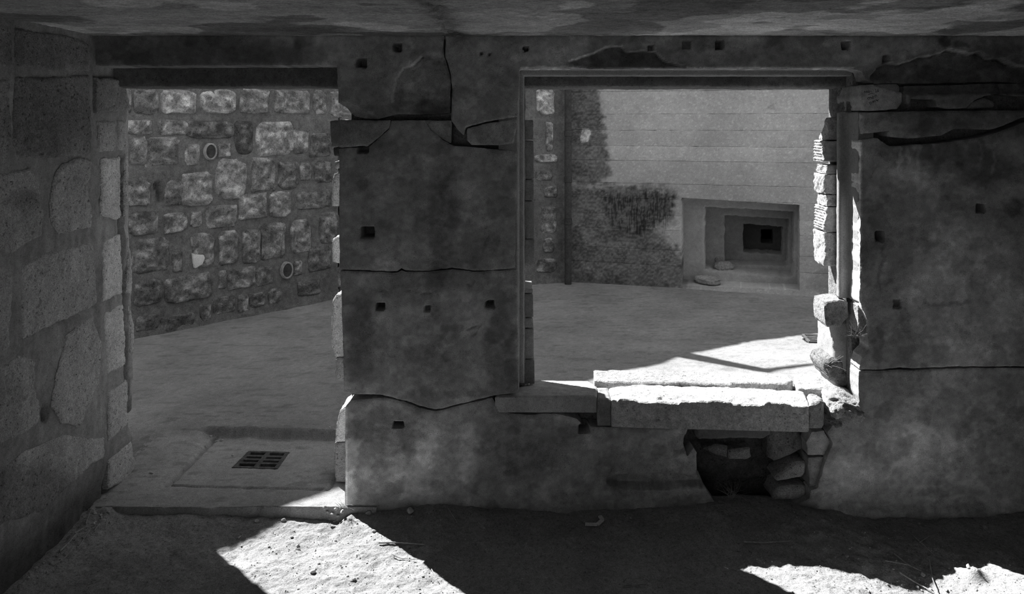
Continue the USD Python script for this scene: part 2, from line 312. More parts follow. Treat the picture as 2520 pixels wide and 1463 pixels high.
def tone_front(px, py, P):
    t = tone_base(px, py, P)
    for h in HOLES: t = t * (1 - .6 * hole(px, py, P, *h[:4], 1.0))  # holes darkened in the tone too, to paint in deeper shade
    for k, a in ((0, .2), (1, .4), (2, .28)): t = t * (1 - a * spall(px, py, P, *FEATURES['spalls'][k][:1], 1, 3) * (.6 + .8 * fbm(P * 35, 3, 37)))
    for c in PALE: t = t * (1 + .85 * (1 - sstep(line_dist(px + wob(P, 3, 30, 5), py + wob(P, 3, 30, 6), c), 1.2, 3.6)))  # bounce-lit rims painted in as paler plaster along broken edges
    return t * (1 + .24 * sstep(fbm(P * 15, 5, 35), .56, .62)) * (1 - .22 * sstep(fbm(P * 12 + 5, 5, 36), .55, .62))
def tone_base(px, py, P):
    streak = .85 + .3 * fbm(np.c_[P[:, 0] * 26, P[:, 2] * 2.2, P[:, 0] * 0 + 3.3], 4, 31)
    return blots(px, py, P, STAINS_AND_LIGHT) * streak * (.84 + .32 * fbm(P * 7, 4, 33)) * (.80 + .40 * fbm(P * 48, 3, 34))
FEATURES = dict(
    cracks=[([(1093, 90), (1091, 139), (1103, 170), (1109, 211), (1107, 279)], 3, .02), ([(2170, 345), (2166, 400), (2140, 440)], 2, .006), ([(1150, 810), (1185, 800), (1165, 825)], 3, .008), ([(1150, 700), (1160, 704)], 2, .006),
            ([(2117, 560), (2124, 600), (2119, 700)], 2, .006), ([(930, 716), (1000, 716), (1060, 722)], 2, .004)],
    lines=[[(960, 256), (974, 193), (992, 166), (1015, 161), (1033, 141), (1091, 139)], [(1395, 155), (1450, 137), (1490, 117), (1530, 115), (1545, 131), (1580, 126), (1612, 128), (1640, 155), (1690, 166)],
        [(2144, 190), (2163, 166), (2193, 156), (2216, 159), (2271, 142), (2296, 139), (2337, 123), (2388, 133), (2413, 129), (2433, 146), (2466, 144), (2499, 164), (2560, 166)]],
    spalls=[([(960, 256), (974, 193), (992, 166), (1015, 161), (1033, 141), (1091, 139), (1103, 170), (1110, 215), (1105, 279), (974, 279), (962, 262)], .042, 12),
            ([(1395, 155), (1450, 137), (1490, 117), (1530, 115), (1545, 131), (1580, 126), (1612, 128), (1640, 155), (1690, 166), (1450, 167)], .024, 1.6),
            ([(2144, 190), (2163, 166), (2193, 156), (2216, 159), (2271, 142), (2296, 139), (2337, 123), (2388, 133), (2413, 129), (2433, 146), (2466, 144), (2499, 164), (2560, 166), (2560, 230), (2230, 230), (2160, 210)], .030, 2),
            ([(832, 262), (850, 252), (900, 275), (930, 292), (930, 300), (832, 300)], .014, 6),
            ([(1492, 1180), (1500, 1173), (1668, 1171), (1720, 1180), (1740, 1200), (1660, 1203), (1510, 1200), (1497, 1190)], .052, 3),
            ([(1500, 1155), (1515, 1149), (1550, 1155), (1575, 1138), (1620, 1128), (1690, 1128), (1716, 1120), (1720, 1172), (1500, 1172)], .010, 3),
            ([(1640, 1066), (1680, 1060), (1690, 1080), (1686, 1110), (1660, 1120), (1645, 1095)], .016, 5),
            ([(1650, 1230), (1680, 1208), (1720, 1225), (1745, 1250), (1640, 1250)], -.008, 8),
            ([(2120, 1252), (2200, 1248), (2330, 1250), (2400, 1243), (2560, 1228), (2560, 1300), (2080, 1300), (2060, 1225)], -.012, 4),
            ([(1052, 652), (1078, 640), (1100, 648), (1092, 664), (1045, 666)], .006, 2)])
def relief_front(px, py, P):
    d = grain(P, .0016)
    for h in HOLES:
        d = np.maximum(d, hole(px, py, P, *h)) if h[4] > .02 else d + hole(px, py, P, *h)
    for c in FEATURES['cracks']: d = d + crack(px, py, P, *c)
    for c in FEATURES['lines']: d = d + crack(px, py, P, c, 2.2, .012, 4)
    for s in FEATURES['spalls']:
        k = spall(px, py, P, *s); d = d + k * (1 + .5 * (fbm(P * 30, 3, 5) - .5))
    return d
def front(name, pts, thick=.092, cell=.006, mat=PLASTER, d=0.0, seed=0, label=None, **kw):
    fr = Frame((0, D + d, 0), (1, 0, 0), (0, 0, 1))
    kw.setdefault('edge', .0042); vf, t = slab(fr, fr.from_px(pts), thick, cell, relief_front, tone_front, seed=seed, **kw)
    return part(wf, name, vf, mat, t, label=label)
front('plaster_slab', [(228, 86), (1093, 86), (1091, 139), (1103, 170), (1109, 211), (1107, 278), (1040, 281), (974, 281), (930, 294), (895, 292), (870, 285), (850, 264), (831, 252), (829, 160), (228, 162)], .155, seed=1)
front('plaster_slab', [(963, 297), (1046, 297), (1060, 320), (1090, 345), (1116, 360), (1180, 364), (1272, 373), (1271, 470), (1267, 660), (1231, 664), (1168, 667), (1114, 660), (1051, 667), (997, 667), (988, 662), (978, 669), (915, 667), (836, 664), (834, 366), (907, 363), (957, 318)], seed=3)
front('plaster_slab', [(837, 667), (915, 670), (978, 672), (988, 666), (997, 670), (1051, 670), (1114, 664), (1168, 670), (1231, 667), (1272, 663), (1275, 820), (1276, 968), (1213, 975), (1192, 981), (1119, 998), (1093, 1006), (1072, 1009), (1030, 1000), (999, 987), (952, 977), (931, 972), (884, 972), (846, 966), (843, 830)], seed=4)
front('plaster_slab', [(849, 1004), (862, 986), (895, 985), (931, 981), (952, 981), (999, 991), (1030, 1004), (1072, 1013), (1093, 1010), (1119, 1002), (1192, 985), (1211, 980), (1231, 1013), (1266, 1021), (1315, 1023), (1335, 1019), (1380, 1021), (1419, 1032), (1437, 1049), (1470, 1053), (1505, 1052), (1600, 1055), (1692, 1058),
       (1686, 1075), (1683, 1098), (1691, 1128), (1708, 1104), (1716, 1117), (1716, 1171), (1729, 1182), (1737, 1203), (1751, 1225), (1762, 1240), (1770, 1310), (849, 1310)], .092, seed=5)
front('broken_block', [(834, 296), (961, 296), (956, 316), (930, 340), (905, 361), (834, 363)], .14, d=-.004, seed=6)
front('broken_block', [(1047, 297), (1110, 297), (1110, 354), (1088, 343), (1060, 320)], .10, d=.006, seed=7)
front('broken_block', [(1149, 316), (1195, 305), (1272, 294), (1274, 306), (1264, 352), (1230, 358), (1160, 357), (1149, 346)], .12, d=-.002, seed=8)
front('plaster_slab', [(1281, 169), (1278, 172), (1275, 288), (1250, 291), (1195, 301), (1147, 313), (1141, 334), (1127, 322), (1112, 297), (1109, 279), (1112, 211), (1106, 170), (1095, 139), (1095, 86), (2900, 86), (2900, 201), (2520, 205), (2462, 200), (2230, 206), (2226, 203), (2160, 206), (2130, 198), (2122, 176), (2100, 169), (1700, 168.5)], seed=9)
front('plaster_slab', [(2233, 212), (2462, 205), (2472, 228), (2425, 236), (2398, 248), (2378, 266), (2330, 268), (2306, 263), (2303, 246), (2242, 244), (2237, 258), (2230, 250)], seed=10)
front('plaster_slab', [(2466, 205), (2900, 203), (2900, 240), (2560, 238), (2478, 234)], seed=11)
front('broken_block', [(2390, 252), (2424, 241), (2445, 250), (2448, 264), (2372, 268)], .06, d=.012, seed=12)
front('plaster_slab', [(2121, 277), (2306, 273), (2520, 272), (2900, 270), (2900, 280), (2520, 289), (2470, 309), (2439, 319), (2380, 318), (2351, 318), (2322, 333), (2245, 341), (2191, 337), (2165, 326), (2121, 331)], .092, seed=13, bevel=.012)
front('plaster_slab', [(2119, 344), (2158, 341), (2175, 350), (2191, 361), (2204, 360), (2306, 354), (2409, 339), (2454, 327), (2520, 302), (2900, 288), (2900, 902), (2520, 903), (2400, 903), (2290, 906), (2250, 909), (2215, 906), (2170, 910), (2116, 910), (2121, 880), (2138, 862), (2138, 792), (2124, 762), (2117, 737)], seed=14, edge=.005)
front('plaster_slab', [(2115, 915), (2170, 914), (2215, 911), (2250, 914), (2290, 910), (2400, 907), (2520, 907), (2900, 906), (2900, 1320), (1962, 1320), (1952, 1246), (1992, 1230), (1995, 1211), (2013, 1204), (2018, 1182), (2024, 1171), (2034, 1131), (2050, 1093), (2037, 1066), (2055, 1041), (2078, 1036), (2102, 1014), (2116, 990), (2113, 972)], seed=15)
# block with pencil writing, at the head of the window's right jamb
b = front('stone_block', [(2122, 209), (2160, 207), (2217, 206), (2222, 215), (2220, 252), (2209, 268), (2180, 271), (2136, 274), (2122, 273)], .26, d=-.006, seed=16, bevel=.008, mat=PLASTER, label='pale stone block with faint pencil writing')
def wr(*pts): return np.array([[2100 + x / 16.257, 200 + y / 16.257] for x, y in pts])
strokes = [wr((430, 470), (450, 390), (500, 460), (545, 380), (560, 470)), wr((640, 460), (585, 450), (590, 410), (640, 395), (650, 460)), wr((700, 380), (715, 450)), wr((600, 535), (700, 495), (800, 490)), wr((806, 362), (820, 358)), wr((885, 305), (900, 440)),
           wr((1015, 345), (950, 350), (960, 395), (1010, 390), (1005, 420), (880, 442)),
           wr((560, 665), (600, 755)), wr((570, 690), (610, 645), (640, 670), (655, 735)), wr((640, 680), (670, 635), (705, 660), (720, 710)), wr((760, 690), (745, 640), (790, 600), (820, 640), (800, 690), (760, 690)), wr((850, 580), (885, 650)), wr((860, 600), (895, 555), (930, 580), (945, 620)),
           wr((635, 855), (705, 940)), wr((645, 865), (680, 825), (715, 850), (735, 900)), wr((775, 860), (755, 810), (800, 790), (815, 830), (775, 860)), wr((815, 790), (840, 850)), wr((840, 790), (860, 770), (885, 840)), wr((895, 720), (945, 800)), wr((1015, 742), (930, 760), (985, 800))]
ink = []
for s in strokes:
    q = FRONT.from_px(s, -.006); n = max(3, len(s) * 4); tt = np.linspace(0, len(q) - 1, n)
    a_, b_ = np.interp(tt, np.arange(len(q)), q[:, 0]), np.interp(tt, np.arange(len(q)), q[:, 1])
    ink.append(tube(FRONT.P(a_, b_, -.0065), .0010, 5))
part(b, 'handwriting', join(ink), INK, label='three short lines of pencil handwriting')
# the mass behind the plaster: rough core, seen dark in the cracks and gaps
def core(name, *b, mat=RUBBLE, **kw): return part(wf, name, rough_box(*b, **kw), mat, smooth=True)
core('wall_core', -.738, .03, 3.50, 3.57, -.2, 2.12, seed=1, amp=.010)
core('wall_core', .0, .75, 3.50, 3.64, -.2, .43, seed=2, amp=.010)
core('wall_core', 1.556, 3.4, 3.50, 3.57, -.2, 2.12, seed=3, amp=.004)
core('wall_core', .02, 1.6, 3.50, 3.57, 1.953, 2.12, seed=4, amp=.006)
core('rear_masonry', -.752, .062, 3.565, 3.77, -.2, 2.12, seed=5, amp=.004)
core('rear_masonry', 1.555, 3.6, 3.565, 3.77, -.2, 2.12, seed=6, amp=.005)
core('rear_masonry', .05, 1.57, 3.64, 3.77, -.2, .425, seed=7, amp=.007)
core('rear_masonry', 1.33, 1.6, 3.50, 3.77, -.2, .41, seed=8, amp=.012)
part(wf, 'door_lintel', rough_box(-1.9, -.74, 3.56, 3.77, 1.872, 2.12, amp=.004, cell=.012, scale=30, seed=9), BEAM, .8, label='dark concrete beam over the doorway, set back')
part(wf, 'window_lintel', rough_box(.05, 1.62, 3.565, 3.83, 1.872, 2.12, amp=.005, cell=.012, scale=30, seed=10), BEAM, .9, label='chipped concrete beam over the window, set back')
part(wf, 'parapet', rough_box(-1.9, 3.6, 3.45, 3.80, 2.10, 2.36, cell=.05, seed=11), CONCRETE)
# stones of the doorway's right jamb, standing out behind the plaster
for i, (poly, tn, mt) in enumerate([([(812, 298), (845, 296), (845, 361), (814, 360)], .7, PLASTER), ([(819, 364), (845, 362), (845, 385), (822, 384)], .6, RUBBLE), ([(823, 398), (845, 396), (845, 414), (824, 416)], 1.2, ASHLAR), ([(822, 428), (845, 420), (845, 508), (815, 508), (816, 450)], 1.35, ASHLAR),
        ([(816, 592), (826, 584), (850, 583), (850, 650), (832, 649), (817, 645)], 1.5, ASHLAR), ([(818, 740), (826, 727), (852, 722), (852, 880), (822, 880), (814, 840), (816, 790)], 1.35, ASHLAR), ([(825, 882), (855, 881), (855, 940), (838, 938), (826, 935)], .9, ASHLAR),
        ([(829, 1040), (836, 1012), (848, 1004), (862, 1002), (862, 1088), (823, 1090), (826, 1060)], 1.2, ASHLAR), ([(822, 1092), (864, 1090), (864, 1190), (826, 1188), (822, 1150)], .55, ASHLAR)]):
    fr = Frame((0, 3.585, 0), (1, 0, 0), (0, 0, 1))
    vf, t = slab(fr, fr.from_px(poly), .18, .006, lambda px, py, P: grain(P, .002), None, bevel=.009, edge=.004, seed=40 + i, side=.003)
    part(wf, 'jamb_stone', vf, mt, tn)
# window: left jamb bricks
for i, (y0, y1, x1, tn) in enumerate([(296, 345, 1312, .8), (347, 441, 1313, .7), (443, 494, 1313, .75), (496, 588, 1314, .8), (590, 651, 1316, .85), (711, 722, 1311, 1.1), (724, 782, 1312, .8), (784, 808, 1312, 1.1), (810, 884, 1313, 1.0), (886, 946, 1315, .7)]):
    fr = Frame((0, 3.585, 0), (1, 0, 0), (0, 0, 1))
    vf, t = slab(fr, fr.from_px([(1284, y0), (x1, y0 + 1), (x1 + .5, y1 - 1), (1284, y1)]), .18, .006, lambda px, py, P: grain(P, .0018), None, bevel=.004, edge=.0015, seed=60 + i, side=.002)
    part(wf, 'jamb_brick', vf, PLASTER, tn)
# window: right jamb, broken hollow bricks lit by the sun
fr = Frame((1.484, 0, 0), (0, -1, 0), (0, 0, 1))                      # faces the opening
for i, (y0, y1, d0, ribs) in enumerate([(290, 345, .0, 0), (347, 398, -.012, 7), (407, 428, .0, 5), (430, 478, -.012, 0), (480, 508, .0, 0), (510, 572, -.006, 9), (574, 655, -.012, 0)]):
    zt, zb = EYE - (y0 - HY) * 3.60 / F, EYE - (y1 - HY) * 3.60 / F
    def rel(px, py, P, ribs=ribs, zt=zt, zb=zb, d0=d0, i=i):
        d = d0 + 1.6 * grain(P, .0045, 60 + i) + sstep(P[:, 1], 3.66, 3.75) * (.012 * fbm(P * 25, 3, i))
        if ribs: d = d + .006 * (np.sin((P[:, 2] - zb) / (zt - zb) * ribs * 2 * np.pi) > .1) * sstep(P[:, 1], 3.60, 3.64)
        if i == 0: d = d + 1.2 * np.maximum(0, (P[:, 1] - 3.60) - (zt - P[:, 2] - .01) * .9 - .02)
        return d + .03
    fr2 = Frame((1.484 - .03, 0, 0), (0, -1, 0), (0, 0, 1))
    vf, t = slab(fr2, [(-3.745, zb), (-3.60, zb), (-3.60, zt), (-3.745, zt)], .13, .004 if ribs else .006, rel, None, bevel=.005, edge=.004, seed=80 + i, side=.002)
    part(wf, 'jamb_brick', vf, CONCRETE_TOP if not ribs else CLAY, 1.15 if not ribs else 1.5)
# window frame: moulded concrete rebate
wfr = thing('window_1', 'moulded concrete frame lining the big window opening, broken at its foot', 'window frame', kind='structure')
zpx = lambda py, Y: EYE - (py - HY) * Y / F
part(wfr, 'frame_jamb', extrude_plan([(1.62, 3.425), (1.62, 3.57), (1.517, 3.57), (1.504, 3.532), (1.508, 3.520), (1.516, 3.517), (1.528, 3.520), (1.541, 3.519), (1.549, 3.512), (1.552, 3.49), (1.553, 3.425)][::-1], zpx(736, 3.5), zpx(276, 3.5), 120, .0018, 3), CONCRETE, .85)
part(wfr, 'frame_jamb', extrude_plan([(-.06, 3.57), (-.06, 3.43), (.0215, 3.404), (.0325, 3.416), (.0325, 3.505), (.051, 3.508), (.0565, 3.514), (.0565, 3.57)][::-1][::-1], zpx(945, 3.5), zpx(178, 3.5), 180, .0012, 4), CONCRETE, .95)
def frame_head():
    prof = np.array([(3.425, 1.947), (3.50, 1.947), (3.506, 1.927), (3.513, 1.921), (3.57, 1.921), (3.57, 1.99), (3.50, 1.99), (3.48, 1.953), (3.425, 1.953)])
    vf = extrude_plan(prof, .026, 1.60, 160, .0016, 6); v = vf[0]; return np.stack([v[:, 2], v[:, 0], v[:, 1]], 1), vf[1]
part(wfr, 'frame_head', frame_head(), CONCRETE, .8)
part(wfr, 'frame_foot', rough_box(1.50, 1.62, 3.56, 3.76, .30, .79, cell=.012, amp=.006, scale=22, seed=5), CONCRETE, .9)

# ================================================================== the left wall of big stone blocks
wl = thing('wall_left', 'left wall of big pitted stone blocks running into the doorway', 'wall', kind='structure')
def left_tone(px, py, P): return (.8 + .4 * fbm(P * np.array([1, 22, 2.5]), 4, 3)) * blots(px, py, P, [(110, 120, 120, 60, -.3), (120, 290, 110, 110, -.25), (60, 500, 60, 26, -.35), (230, 330, 20, 60, -.2), (40, 1260, 220, 120, -.55), (0, 1000, 40, 200, -.2)])  # lower left toned down to paint in the shade of that corner
BLOCKS = [[(-40, 50), (30, 66), (30, 166), (-40, 172)], [(36, 66), (180, 92), (218, 108), (222, 178), (170, 176), (36, 164)], [(33, 192), (217, 186), (221, 375), (213, 383), (45, 391), (30, 352)], [(-40, 188), (25, 195), (28, 350), (15, 405), (-40, 408)],
    [(-40, 436), (0, 428), (74, 414), (90, 440), (106, 523), (102, 580), (25, 625), (-40, 610)], [(150, 405), (197, 388), (223, 396), (213, 466), (225, 523), (223, 556), (140, 577), (119, 536), (123, 470), (135, 425)],
    [(49, 655), (110, 625), (180, 605), (228, 595), (237, 690), (239, 748), (140, 796), (52, 838)], [(-40, 655), (28, 680), (27, 720), (20, 862), (-40, 890)], [(225, 777), (246, 848), (239, 947), (194, 1052), (149, 1044), (122, 1001), (149, 879), (162, 822)],
    [(-40, 915), (4, 902), (45, 872), (86, 884), (86, 951), (97, 1001), (97, 1048), (4, 1094), (-40, 1110)], [(-40, 1165), (9, 1150), (60, 1113), (150, 1073), (255, 1078), (254, 1130), (225, 1142), (108, 1256), (9, 1290), (-40, 1320)],
    [(228, 191), (295, 195), (308, 250), (316, 272), (230, 280)], [(238, 298), (284, 298), (284, 370), (242, 376)], [(288, 298), (309, 298), (309, 366), (289, 370)], [(246, 392), (293, 387), (293, 535), (283, 540), (246, 532)], [(306, 385), (316, 385), (315, 530), (305, 535)],
    [(250, 598), (293, 574), (300, 720), (290, 725), (251, 744)], [(311, 582), (322, 640), (322, 720), (310, 725)], [(255, 772), (302, 749), (309, 897), (262, 924)], [(316, 745), (327, 800), (330, 862), (322, 870), (315, 800)], [(262, 970), (311, 934), (313, 1044), (264, 1090)], [(266, 1136), (325, 1084), (331, 1150), (311, 1186), (266, 1204)]]
for i, pts in enumerate(BLOCKS):
    dk = 1.36 if i in (14, 16, 18) else .75 if i in (0, 1, 2, 3, 11) else 1.0  # middle quoins lightened to paint in the light from the doorway
    def rel(px, py, P, i=i): return grain(P, .0035, 100 + i) + .010 * np.maximum(0, fbm(P * 70, 3, 90 + i) - .62) * 4
    fr = Frame((LEFTX + .004 + .003 * ((i * 7) % 3) + (.012 if i == 11 else 0), 0, 0), (0, 1, 0), (0, 0, 1))
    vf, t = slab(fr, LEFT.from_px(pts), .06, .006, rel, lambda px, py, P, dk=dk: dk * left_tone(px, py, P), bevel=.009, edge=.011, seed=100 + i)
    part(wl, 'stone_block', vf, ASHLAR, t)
for j, (y0, y1, z0, z1) in enumerate([(a0, a0 + .62, zz, zz + .38) for k, zz in enumerate((.12, .53, .94, 1.36, 1.74)) for a0 in np.arange(-.68 + .2 * (k % 2), 2.0, .67)]):
    vf, t = slab(Frame((LEFTX + .008, 0, 0), (0, 1, 0), (0, 0, 1)), [(y0, z0), (y1, z0), (y1, min(z1, 2.09)), (y0, min(z1, 2.09))], .06, .03, lambda px, py, P: grain(P, .004), None, bevel=.02, edge=.01, seed=200 + j)
    part(wl, 'stone_block', vf, ASHLAR, t)
def left_rel(px, py, P):
    d = grain(P, .004, 77) + crack(px, py, P, [(52, 842), (140, 797), (240, 752), (285, 726), (322, 722)], 3, .012) + hole(px, py, P, 110, 1020, 18, 34, .04)
    foot = 1 - sstep(P[:, 2], .02, .16 + .06 * fbm(P * 4, 3, 8))
    return d + foot * (.015 + .05 * np.maximum(0, fbm(P * np.array([1, 30, 6]), 4, 12) - .42)) + .05 * (spall(px, py, P, [(293, 384), (304, 384), (304, 560), (310, 740), (314, 930), (322, 1030), (312, 1040), (302, 740), (293, 560)], 1, 2, 2))
rear = [LEFT.from_px([(x, y)])[0] for x, y in [(334, 1200), (331, 1085), (318, 1050), (326, 1000), (331, 870), (325, 700), (318, 590), (308, 560), (316, 520), (316, 384), (311, 372), (313, 290), (318, 270), (300, 210)]]
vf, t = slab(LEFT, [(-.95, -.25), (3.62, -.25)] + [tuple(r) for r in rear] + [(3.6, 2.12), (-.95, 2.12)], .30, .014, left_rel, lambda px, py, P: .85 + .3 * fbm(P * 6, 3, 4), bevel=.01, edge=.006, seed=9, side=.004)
P_ = vf[0]; t = t * (1 - .65 * (1 - sstep(P_[:, 2], .0, .22 + .08 * fbm(P_ * 4, 3, 8)))) * (.7 + .6 * fbm(P_ * np.array([1, 40, 5]), 4, 19)); part(wl, 'mortar_bed', vf, MORTAR, t)  # foot darkened: soil stain, deepened to paint in shade
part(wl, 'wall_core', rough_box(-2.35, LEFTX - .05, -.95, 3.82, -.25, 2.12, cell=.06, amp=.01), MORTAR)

# other sides of the near room (out of view)
def plain_wall(name, label, *b):
    w = thing(name, label, 'wall', kind='structure'); part(w, 'wall_core', rough_box(*b, cell=.08, amp=.008, scale=5), PLASTER)
plain_wall('wall_right', 'plain plaster wall closing the near room on the right', 3.4, 3.7, -.95, 3.6, -.3, 2.12)
wr_ = thing('wall_rear', 'plaster wall behind the viewer with a doorway opening added for fill light', 'wall', kind='structure')
for bb in ((-2.3, -.85, -.95, -.7, -.3, 2.12), (.35, 3.6, -.95, -.7, -.3, 2.12), (-.87, .37, -.95, -.7, 1.96, 2.12)):  # unseen doorway gap, added to let in fill light
    part(wr_, 'wall_core', rough_box(*bb, cell=.08, amp=.008, scale=5), PLASTER)

# ================================================================== ceiling
ce = thing('ceiling', 'stained rough concrete slab ceiling with a ragged scar across it', 'ceiling', kind='structure')
def ceil_rel(px, py, P):
    x = P[:, 0] + .26 + .03 * (fbm(P * 9, 3, 4) - .5) * 2; sc = np.exp(-(x / .030) ** 2)
    d = grain(P, .003, 15) + sc * .045 * (fbm(P * 45, 4, 9) - .42)
    y = P[:, 0] - (1.52 + .35 * (P[:, 1] - 2.4)) + .03 * (fbm(P * 12, 3, 2) - .5); return d + .006 * np.exp(-(y / .006) ** 2)
def ceil_tone(px, py, P):
    t = .75 + .5 * fbm(P * np.array([2.5, 3.5, 1]), 5, 17)
    w = fbm(P * np.array([2.6, 3.2, 1]) + 4, 5, 23); t = t * (1 - .48 * sstep(w, .53, .56)) * (1 + .5 * sstep(fbm(P * np.array([3.2, 3.6, 1]) + 9, 5, 29), .56, .60)) * (.86 + .16 * sstep(P[:, 0], -.6, .6))
    return t * (1 - .9 * np.exp(-((P[:, 0] + .26) / .06) ** 2) * fbm(P * 30, 3, 3))
CE = Frame((0, 0, CEILZ), (1, 0, 0), (0, -1, 0))
vf, t = slab(CE, [(-2.2, -3.46), (3.5, -3.46), (3.5, -2.2), (-2.2, -2.2)], .06, .011, ceil_rel, ceil_tone, bevel=0, edge=0, side=0)
part(ce, 'soffit', vf, CEIL, t)
vf, t = slab(CE, [(-2.2, -2.2), (3.5, -2.2), (3.5, .9), (-2.2, .9)], .06, .05, ceil_rel, ceil_tone, bevel=0, edge=0, side=0)
part(ce, 'soffit', vf, CEIL, t)
part(ce, 'roof_slab', cube(-2.4, 3.7, -.98, 3.47, CEILZ + .03, CEILZ + .3), CONCRETE)

# ================================================================== near floor: trodden dirt
BASE_X = (np.array([-100, 235, 500, 800, 838, 850, 870, 960, 1070, 1150, 1400, 1600, 1750, 1960, 2060, 2150, 2300, 2400, 2520, 3000]) - CX) * D / F
BASE_Z = EYE - (np.array([1264, 1264, 1264, 1276, 1284, 1270, 1263, 1262, 1241, 1247, 1262, 1254, 1238, 1246, 1262, 1276, 1278, 1272, 1256, 1256]) - HY) * D / F
FINE = (-1.86, 2.5, 2.60, 3.46)
def dirt_z(x, y):
    b = np.interp(x, BASE_X, BASE_Z); w = sstep(y, 2.95, 3.38); w = np.where(x < -.5, w + (sstep(y, 3.2, 3.38) - w) * sstep(x, -.5, -.72), w)
    P = np.stack([x, y, np.zeros_like(x)], 1)
    z = b * w + (-.052) * (1 - w)
    z = z + .028 * (fbm(P * 2.6, 3, 41) - .5) + .020 * (fbm(P * 9, 4, 42) - .5) + .013 * (fbm(P * 32, 4, 43) - .5) + .006 * np.maximum(0, fbm(P * 55, 3, 44) - .55)
    for cx, cy, r, h in [(421, 1362, .030, -.012), (930, 1395, .055, -.012), (2290, 1440, .22, -.070), (2396, 1408, .035, .035)]:
        q = on_floor(cx, cy, -.05); dd = np.hypot(x - q[0], y - q[1]); z = z + h * np.exp(-(dd / r) ** 2)
    z = z + .03 * np.exp(-((x - LEFTX) / .10) ** 2) * sstep(y, 0, 2) * (.4 + fbm(P * 30, 3, 8))
    return z
fl = thing('floor', 'bare trodden dirt floor strewn with grit and small stones', 'floor', kind='structure')
part(fl, 'dirt', height_grid(*FINE, .0055, dirt_z), DIRT)
part(fl, 'dirt', height_grid(-2.0, 3.5, -1.6, 3.5, .05, lambda x, y: dirt_z(x, y) - .012 * ((x > FINE[0] + .06) & (x < FINE[1] - .06) & (y > FINE[2] + .06))), DIRT)

gr = thing('ground', 'earth under and around the ruin', 'ground', kind='structure')
part(gr, 'earth', cube(-40, 40, -40, 40, -.6, -.24), DIRT)
# ================================================================== courtyard floor, threshold and drain slab
fc = thing('floor_courtyard', 'worn concrete floor of the roofless court beyond the wall', 'floor', kind='structure')
q = lambda x, y, z=0.0: on_floor(x, y, z)
SLAB = np.array([q(412, 1196)[:2], q(790, 1206)[:2], q(830, 1082)[:2], q(528, 1082)[:2]])
LEDGE = np.array([q(400, 1074)[:2], q(500, 1072)[:2], q(540, 1078)[:2], q(700, 1081)[:2], q(830, 1084)[:2], q(900, 1086)[:2]])
GR = np.array([q(571, 1153)[:2], q(683, 1156)[:2], q(712, 1115)[:2], q(612, 1112)[:2]])
G2 = np.array([q(1990, 847, .045)[:2], q(2058, 849, .045)[:2], q(2035, 830, .045)[:2], q(1973, 828, .045)[:2]])
def seg_d(x, y, a, b):
    ab = b - a; t = np.clip(((x - a[0]) * ab[0] + (y - a[1]) * ab[1]) / (ab @ ab), 0, 1); return np.hypot(x - a[0] - t * ab[0], y - a[1] - t * ab[1])
def court_z(x, y):
    P = np.stack([x, y, np.zeros_like(x)], 1)
    rise = np.interp(x, LEDGE[:, 0], LEDGE[:, 1]) + .014 * (fbm(P * 22, 3, 5) - .5)
    step = sstep(x, -1.72, -1.60) * (1 - sstep(x, -.62, -.55))
    e = sstep(y, rise - .012, rise + .012)
    soft = sstep(y, 3.8, 4.35)
    z = .054 * (step * e + (1 - step) * soft)
    z = z + .012 * (fbm(P * 1.5, 3, 51) - .5) + .005 * (fbm(P * 9, 4, 52) - .5) + .003 * (fbm(P * 40, 3, 53) - .5)
    jig = .010 * (fbm(P * 25, 3, 54) - .5)
    for a, b, w, dp in [(SLAB[0], SLAB[3], .019, .020), (SLAB[0], SLAB[1], .009, .012), (SLAB[1] + np.array([.03, 0]), np.array([-.80, 3.98]), .013, .012)]:
        z = z - dp * (1 - sstep(seg_d(x + jig, y + jig, a, b), w * .4, w))
    for a, b in [((1785, 790), (1858, 866)), ((1785, 790), (2000, 786)), ((1860, 896), (2020, 892)), ((1400, 860), (1560, 830))]:
        z = z - .007 * (1 - sstep(seg_d(x + jig, y + jig, on_floor(*a, .045)[:2], on_floor(*b, .045)[:2]), .006, .016))
    gx, gy = GR.mean(0)
    ins = shapely.contains_xy(Polygon(GR).buffer(-.006), x, y) | shapely.contains_xy(Polygon(G2).buffer(-.012), x, y)
    z = np.where(ins, -.16, z)
    pile = np.exp(-((x + 1.42) / .05) ** 2 - ((y - 4.12) / .05) ** 2); z = z + .012 * pile
    thr = 1 - sstep(y + .02 * (fbm(P * 12, 3, 56) - .5), 3.375, 3.385)                 # the front edge of the threshold drops to the dirt
    return z - .14 * thr
CF = (-1.93, -.60, 3.35, 4.40)
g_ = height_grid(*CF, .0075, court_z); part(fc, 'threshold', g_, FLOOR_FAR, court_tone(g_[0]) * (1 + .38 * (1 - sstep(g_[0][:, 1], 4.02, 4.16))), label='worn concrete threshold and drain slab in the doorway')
inside_cf = lambda x, y: (x > CF[0] + .02) & (x < CF[1] - .02) & (y < CF[3] - .02)
g_ = height_grid(-5.6, 6.2, 3.62, 8.6, .025, court_z, inside_cf); part(fc, 'screed', g_, FLOOR_FAR, court_tone(g_[0]))

